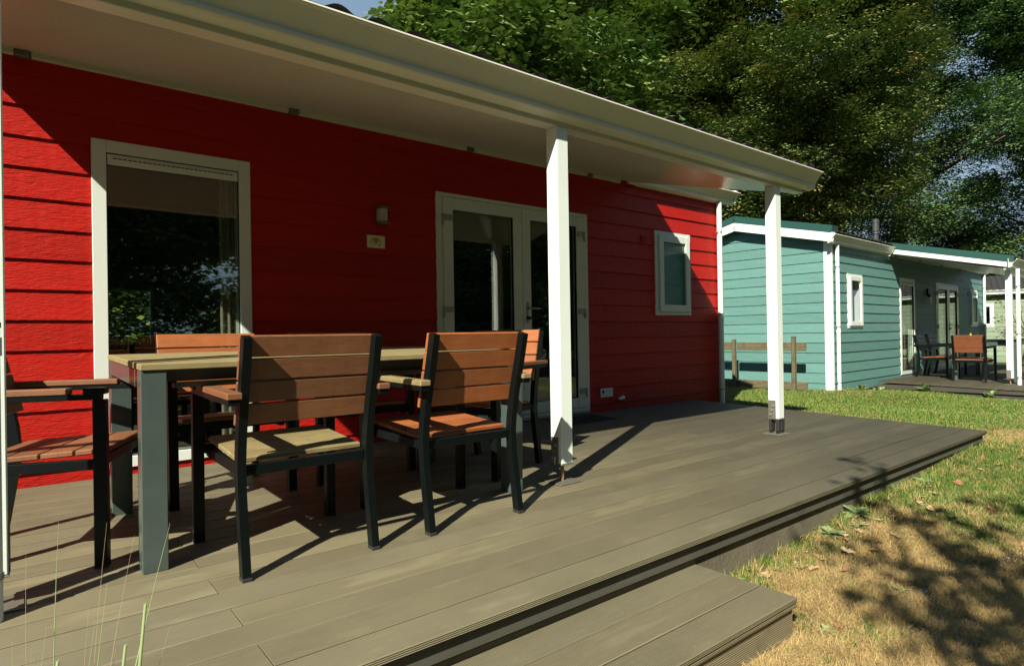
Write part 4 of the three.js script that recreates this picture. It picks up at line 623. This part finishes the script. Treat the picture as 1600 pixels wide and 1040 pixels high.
{ // fallen leaves, each a thing
  const mk = (seed) => { const r = rng(seed), o = [[0, -0.05], [0.2, 0.16], [0.1, 0.42], [0.34, 0.36], [0.5, 0.6], [0.62, 0.32], [0.92, 0.3], [0.8, 0.02], [0.95, -0.26], [0.6, -0.3], [0.46, -0.55], [0.34, -0.34], [0.1, -0.38]], P = [], curl = 0.25 + r() * 0.3, h = ([a, b]) => [a - 0.45, curl * ((a - 0.45) ** 2 + b * b) + 0.05 * Math.sin(a * 9 + b * 7 + seed), b]; const m = h([0.45, 0.02]); for (let i = 0; i < o.length; i++) { const a = h(o[i]), b = h(o[(i + 1) % o.length]), c = h([mix(0.45, o[i][0], 0.55), mix(0, o[i][1], 0.55)]), d = h([mix(0.45, o[(i + 1) % o.length][0], 0.55), mix(0, o[(i + 1) % o.length][1], 0.55)]); P.push(...m, ...c, ...d, ...c, ...a, ...b, ...c, ...b, ...d); } return fromTris(P); };
  const geos = [1, 2, 3, 4].map(mk), cols = [[0.50, 0.33, 0.19], [0.46, 0.27, 0.14], [0.33, 0.14, 0.07], [0.42, 0.34, 0.20]].map((c) => new THREE.MeshPhysicalMaterial({ color: lin(...c), roughness: 0.75, side: THREE.DoubleSide, transmission: 0.1, map: slatMap }));
  const spots = [[3.22, 3.24, 1], [3.05, 3.2, 0], [3.02, 3.24, 0], [3.05, 3.29, 0], [3.13, 3.4, 2], [3.92, 3.26, 3], [3.63, 3.37, 1], [3.51, 3.39, 0], [3.56, 3.22, 2], [4.45, 3.3, 0], [4.35, 3.39, 0], [3.76, 3.41, 3], [4.04, 3.31, 2], [3.6, 3.2, 0], [4.24, 3.53, 1], [3.7, 3.24, 3], [3.24, 3.16, 0], [4.64, 3.62, 2], [2.81, 3.09, 1], [2.8, 3.17, 0], [5.88, 3.39, 0], [5.66, 3.32, 0], [4.62, 3.27, 1], [4.76, 3.29, 0], [4.43, 3.31, 3], [5.2, 3.3, 2], [4.95, 3.2, 1], [3.4, 3.3, 3], [6.2, 3.45, 0], [2.55, 3.62, 2]];
  const r = rng(5); let src = null;
  spots.forEach(([x, z, c], i) => { const m = new THREE.Mesh(geos[i % 4], cols[c]); m.castShadow = m.receiveShadow = true; m.name = numbered('fallen_leaf'); const s = 0.042 + r() * 0.036; m.scale.set(s, s, s * 0.9); m.position.set(x, gh(x, z) + 0.022, z); m.rotation.set((r() - 0.5) * 0.7, r() * 6.28, (r() - 0.5) * 0.7); const where = x < 2.9 ? 'behind the end of the deck step' : x < 3.3 ? 'in the straw off the step corner' : x < 3.72 ? 'in front of the left jagged weed' : x < 4.1 ? 'by the tallest weed in the tree shade' : x < 4.8 ? 'in the green grass beside the deck' : 'on the grass near the far deck corner', size = s > 0.066 ? 'large' : s > 0.053 ? 'middling' : 'small';
    m.userData = { label: `${size} ${['pale pinkish tan', 'tan brown', 'dark reddish brown', 'greyish straw coloured'][c]} curled dry leaf ${where}`, category: 'leaf', group: 'fallen leaves beside the deck' }; scene.add(m); });
}
{ // broad-leaved weeds along the deck edge
  const weedMat = new THREE.MeshPhysicalMaterial({ color: lin(0.24, 0.32, 0.13), roughness: 0.6, side: THREE.DoubleSide, transmission: 0.2, thickness: 0 });
  const mk = (seed, n, L, el0) => { const r = rng(seed), out = []; for (let i = 0; i < n; i++) { const P = [], a = i * 2.4 + r() * 0.5, ll = L * (0.6 + r() * 0.5), el = el0 + r() * 0.5, seg = 7, d = [Math.cos(a), Math.sin(a)]; const row = []; for (let k = 0; k <= seg; k++) { const t = k / seg, s = t * ll, y = Math.sin(el) * s - t * t * ll * 0.5 * Math.cos(el) + 0.01, w = ll * 0.16 * Math.sin(Math.PI * Math.min(1, t * 0.93 + 0.07)) * (k % 2 ? 1.35 : 0.75); row.push([d[0] * Math.cos(el) * s, y, d[1] * Math.cos(el) * s, w]); } for (let k = 0; k < seg; k++) { const A = row[k], B = row[k + 1], n2 = [-d[1], d[0]]; for (const s of [-1, 1]) P.push(A[0], A[1], A[2], A[0] + n2[0] * A[3] * s, A[1] + A[3] * 0.25, A[2] + n2[1] * A[3] * s, B[0] + n2[0] * B[3] * s, B[1] + B[3] * 0.25, B[2] + n2[1] * B[3] * s, A[0], A[1], A[2], B[0] + n2[0] * B[3] * s, B[1] + B[3] * 0.25, B[2] + n2[1] * B[3] * s, B[0], B[1], B[2]); } out.push(fromTris(P)); } return out; };
  const spots = [[3.95, 3.13, 0.125, 22, 'tallest grey green weed with jagged leaves growing against the deck plinth'], [3.58, 3.14, 0.115, 20, 'jagged leaved weed left of the tallest one at the deck plinth'], [3.78, 3.2, 0.08, 14, 'small weed between the two large weeds at the deck'], [3.09, 3.66, 0.06, 10, 'small green weed rosette alone in the dry straw'], [2.50, 3.60, 0.055, 12, 'leafy weed at the corner of the deck step'], [2.62, 3.12, 0.09, 9, 'round leaved weed behind the end of the deck step'], [5.05, 3.15, 0.12, 10, 'dark green weed below the deck edge in tree shade']];
  spots.forEach(([x, z, L, n, lab], i) => { const t = thing('weed', lab, 'weed', [x, gh(x, z), z]); mk(50 + i, n, L, 0.35).forEach((g) => put('leaf', g, weedMat, t)); });
  const far = [[0.3, 0.55, 0], [-0.2, 0.4, 0], [1.9, 0.45, 0], [3.0, 3.2, 0]];
  [[0.35, 0.35], [0.75, 0.5], [1.25, 0.35], [1.95, 0.9], [1.93, 1.9], [1.9, 2.6]].forEach(([u, g], i) => { const p = bl(u, 0, g); const t = thing('weed', ['weed at the foot of the blue cabin rain pipe', 'weed on the lawn before the blue side window', 'weed below the blue cabin side window', 'tall weed at the end of the blue deck nearest its wall', 'weed at the middle of the blue deck end', 'weed at the blue deck end nearest the picture edge'][i], 'weed', [p[0], gh(p[0], p[2]), p[2]]); mk(80 + i, 12, i > 2 ? 0.26 : 0.2, 0.7).forEach((q) => put('leaf', q, weedMat, t)); });
}
{ // shrub by the green cabin
  const r = rng(88), bs = []; for (let i = 0; i < 22; i++) bs.push({ x: (r() - 0.5) * 1.1, y: 0.5 + r() * 1.7, z: (r() - 0.5) * 1.1, r: 0.28, f: 0.8 });
  const t = thing('shrub', 'loose yellow green shrub in front of the green cabin', 'shrub', [25.6, -0.5, -0.5]); t.add(crownMesh(bs, clusterSmall, 80, [[0.10, 0.11, 0.03], [0.24, 0.2, 0.06]], r)); for (let i = 0; i < 6; i++) put('stem', tube([new THREE.Vector3(0, 0, 0), new THREE.Vector3((r() - 0.5) * 0.6, 1, (r() - 0.5) * 0.6), new THREE.Vector3((r() - 0.5) * 1.2, 2, (r() - 0.5) * 1.2)], [0.025, 0.018, 0.006], 5), bark, t); }
{ // sunlit bush behind the red cabin, seen through its back window
  const r = rng(90), bs = []; for (let i = 0; i < 80; i++) bs.push({ x: (r() - 0.5) * 2.8, y: 0.2 + r() * 2.8, z: (r() - 0.5) * 0.8, r: 0.5, f: 0.8 });
  const t = thing('shrub', 'bright green shrub behind the red cabin, seen through two windows', 'shrub', [1.25, -0.4, -5.6]); t.add(crownMesh(bs, clusterSmall, 260, [[0.12, 0.22, 0.03], [0.25, 0.36, 0.05]], r)); for (let i = 0; i < 5; i++) put('stem', cyl(0.03, 0.01, 1.8, (i - 2) * 0.4, 0.9, 0, 6), bark, t); }
{ // ornamental grass right in front of the camera, thin arching blades
  const r = rng(17), mat = new THREE.MeshPhysicalMaterial({ color: lin(0.34, 0.44, 0.2), roughness: 0.6, transmission: 0.3, side: THREE.DoubleSide }), tan = new THREE.MeshPhysicalMaterial({ color: lin(0.52, 0.38, 0.22), roughness: 0.7, transmission: 0.3, side: THREE.DoubleSide });
  const t = thing('ornamental_grass', 'tuft of long thin grass blades rising at the lower left corner', 'grass tuft', [0.03, -0.42, 3.40]);
  const tips = [[0.025, 0.967, 0, 0], [-0.015, 0.77, 0.02, 0], [0.197, 0.93, 0, 0], [0.115, 0.70, 0.03, 0], [0.16, 0.775, 0, 0], [0.10, 0.94, -0.05, 1], [-0.012, 0.75, 0.02, 0], [0.106, 0.72, 0, 0], [0.143, 0.91, -0.04, 1], [0.097, 0.83, -0.03, 0], [0.073, 0.78, 0.02, 0], [0.194, 0.735, 0, 1], [0.006, 0.79, 0, 0], [0.068, 0.80, -0.02, 1], [-0.04, 0.78, 0, 1], [-0.02, 0.915, -0.05, 1]];
  for (const [x, y, z, k] of tips) { const a = new THREE.Vector3(x * 0.25 + (r() - 0.5) * 0.08, 0, (r() - 0.5) * 0.1), e = new THREE.Vector3(x, y, z), m = a.clone().lerp(e, 0.5); m.x -= 0.02; m.y += 0.05; const c = new THREE.QuadraticBezierCurve3(a, m, e).getPoints(10); put('blade', tube(c, c.map((_, i) => (k ? 0.0014 : 0.0026) * (1.08 - i / 10)), 4), k ? tan : mat, t); }
  for (const [x, y] of [[0.02, 0.74], [0.118, 0.735], [0.15, 0.80]]) put('blade', tube([new THREE.Vector3(x - 0.06, 0, 0.02), new THREE.Vector3(x - 0.03, y * 0.6, 0.03), new THREE.Vector3(x, y, 0.03)], [0.0045, 0.004, 0.0026], 5), mat, t);
}
renderer.render(scene, camera);
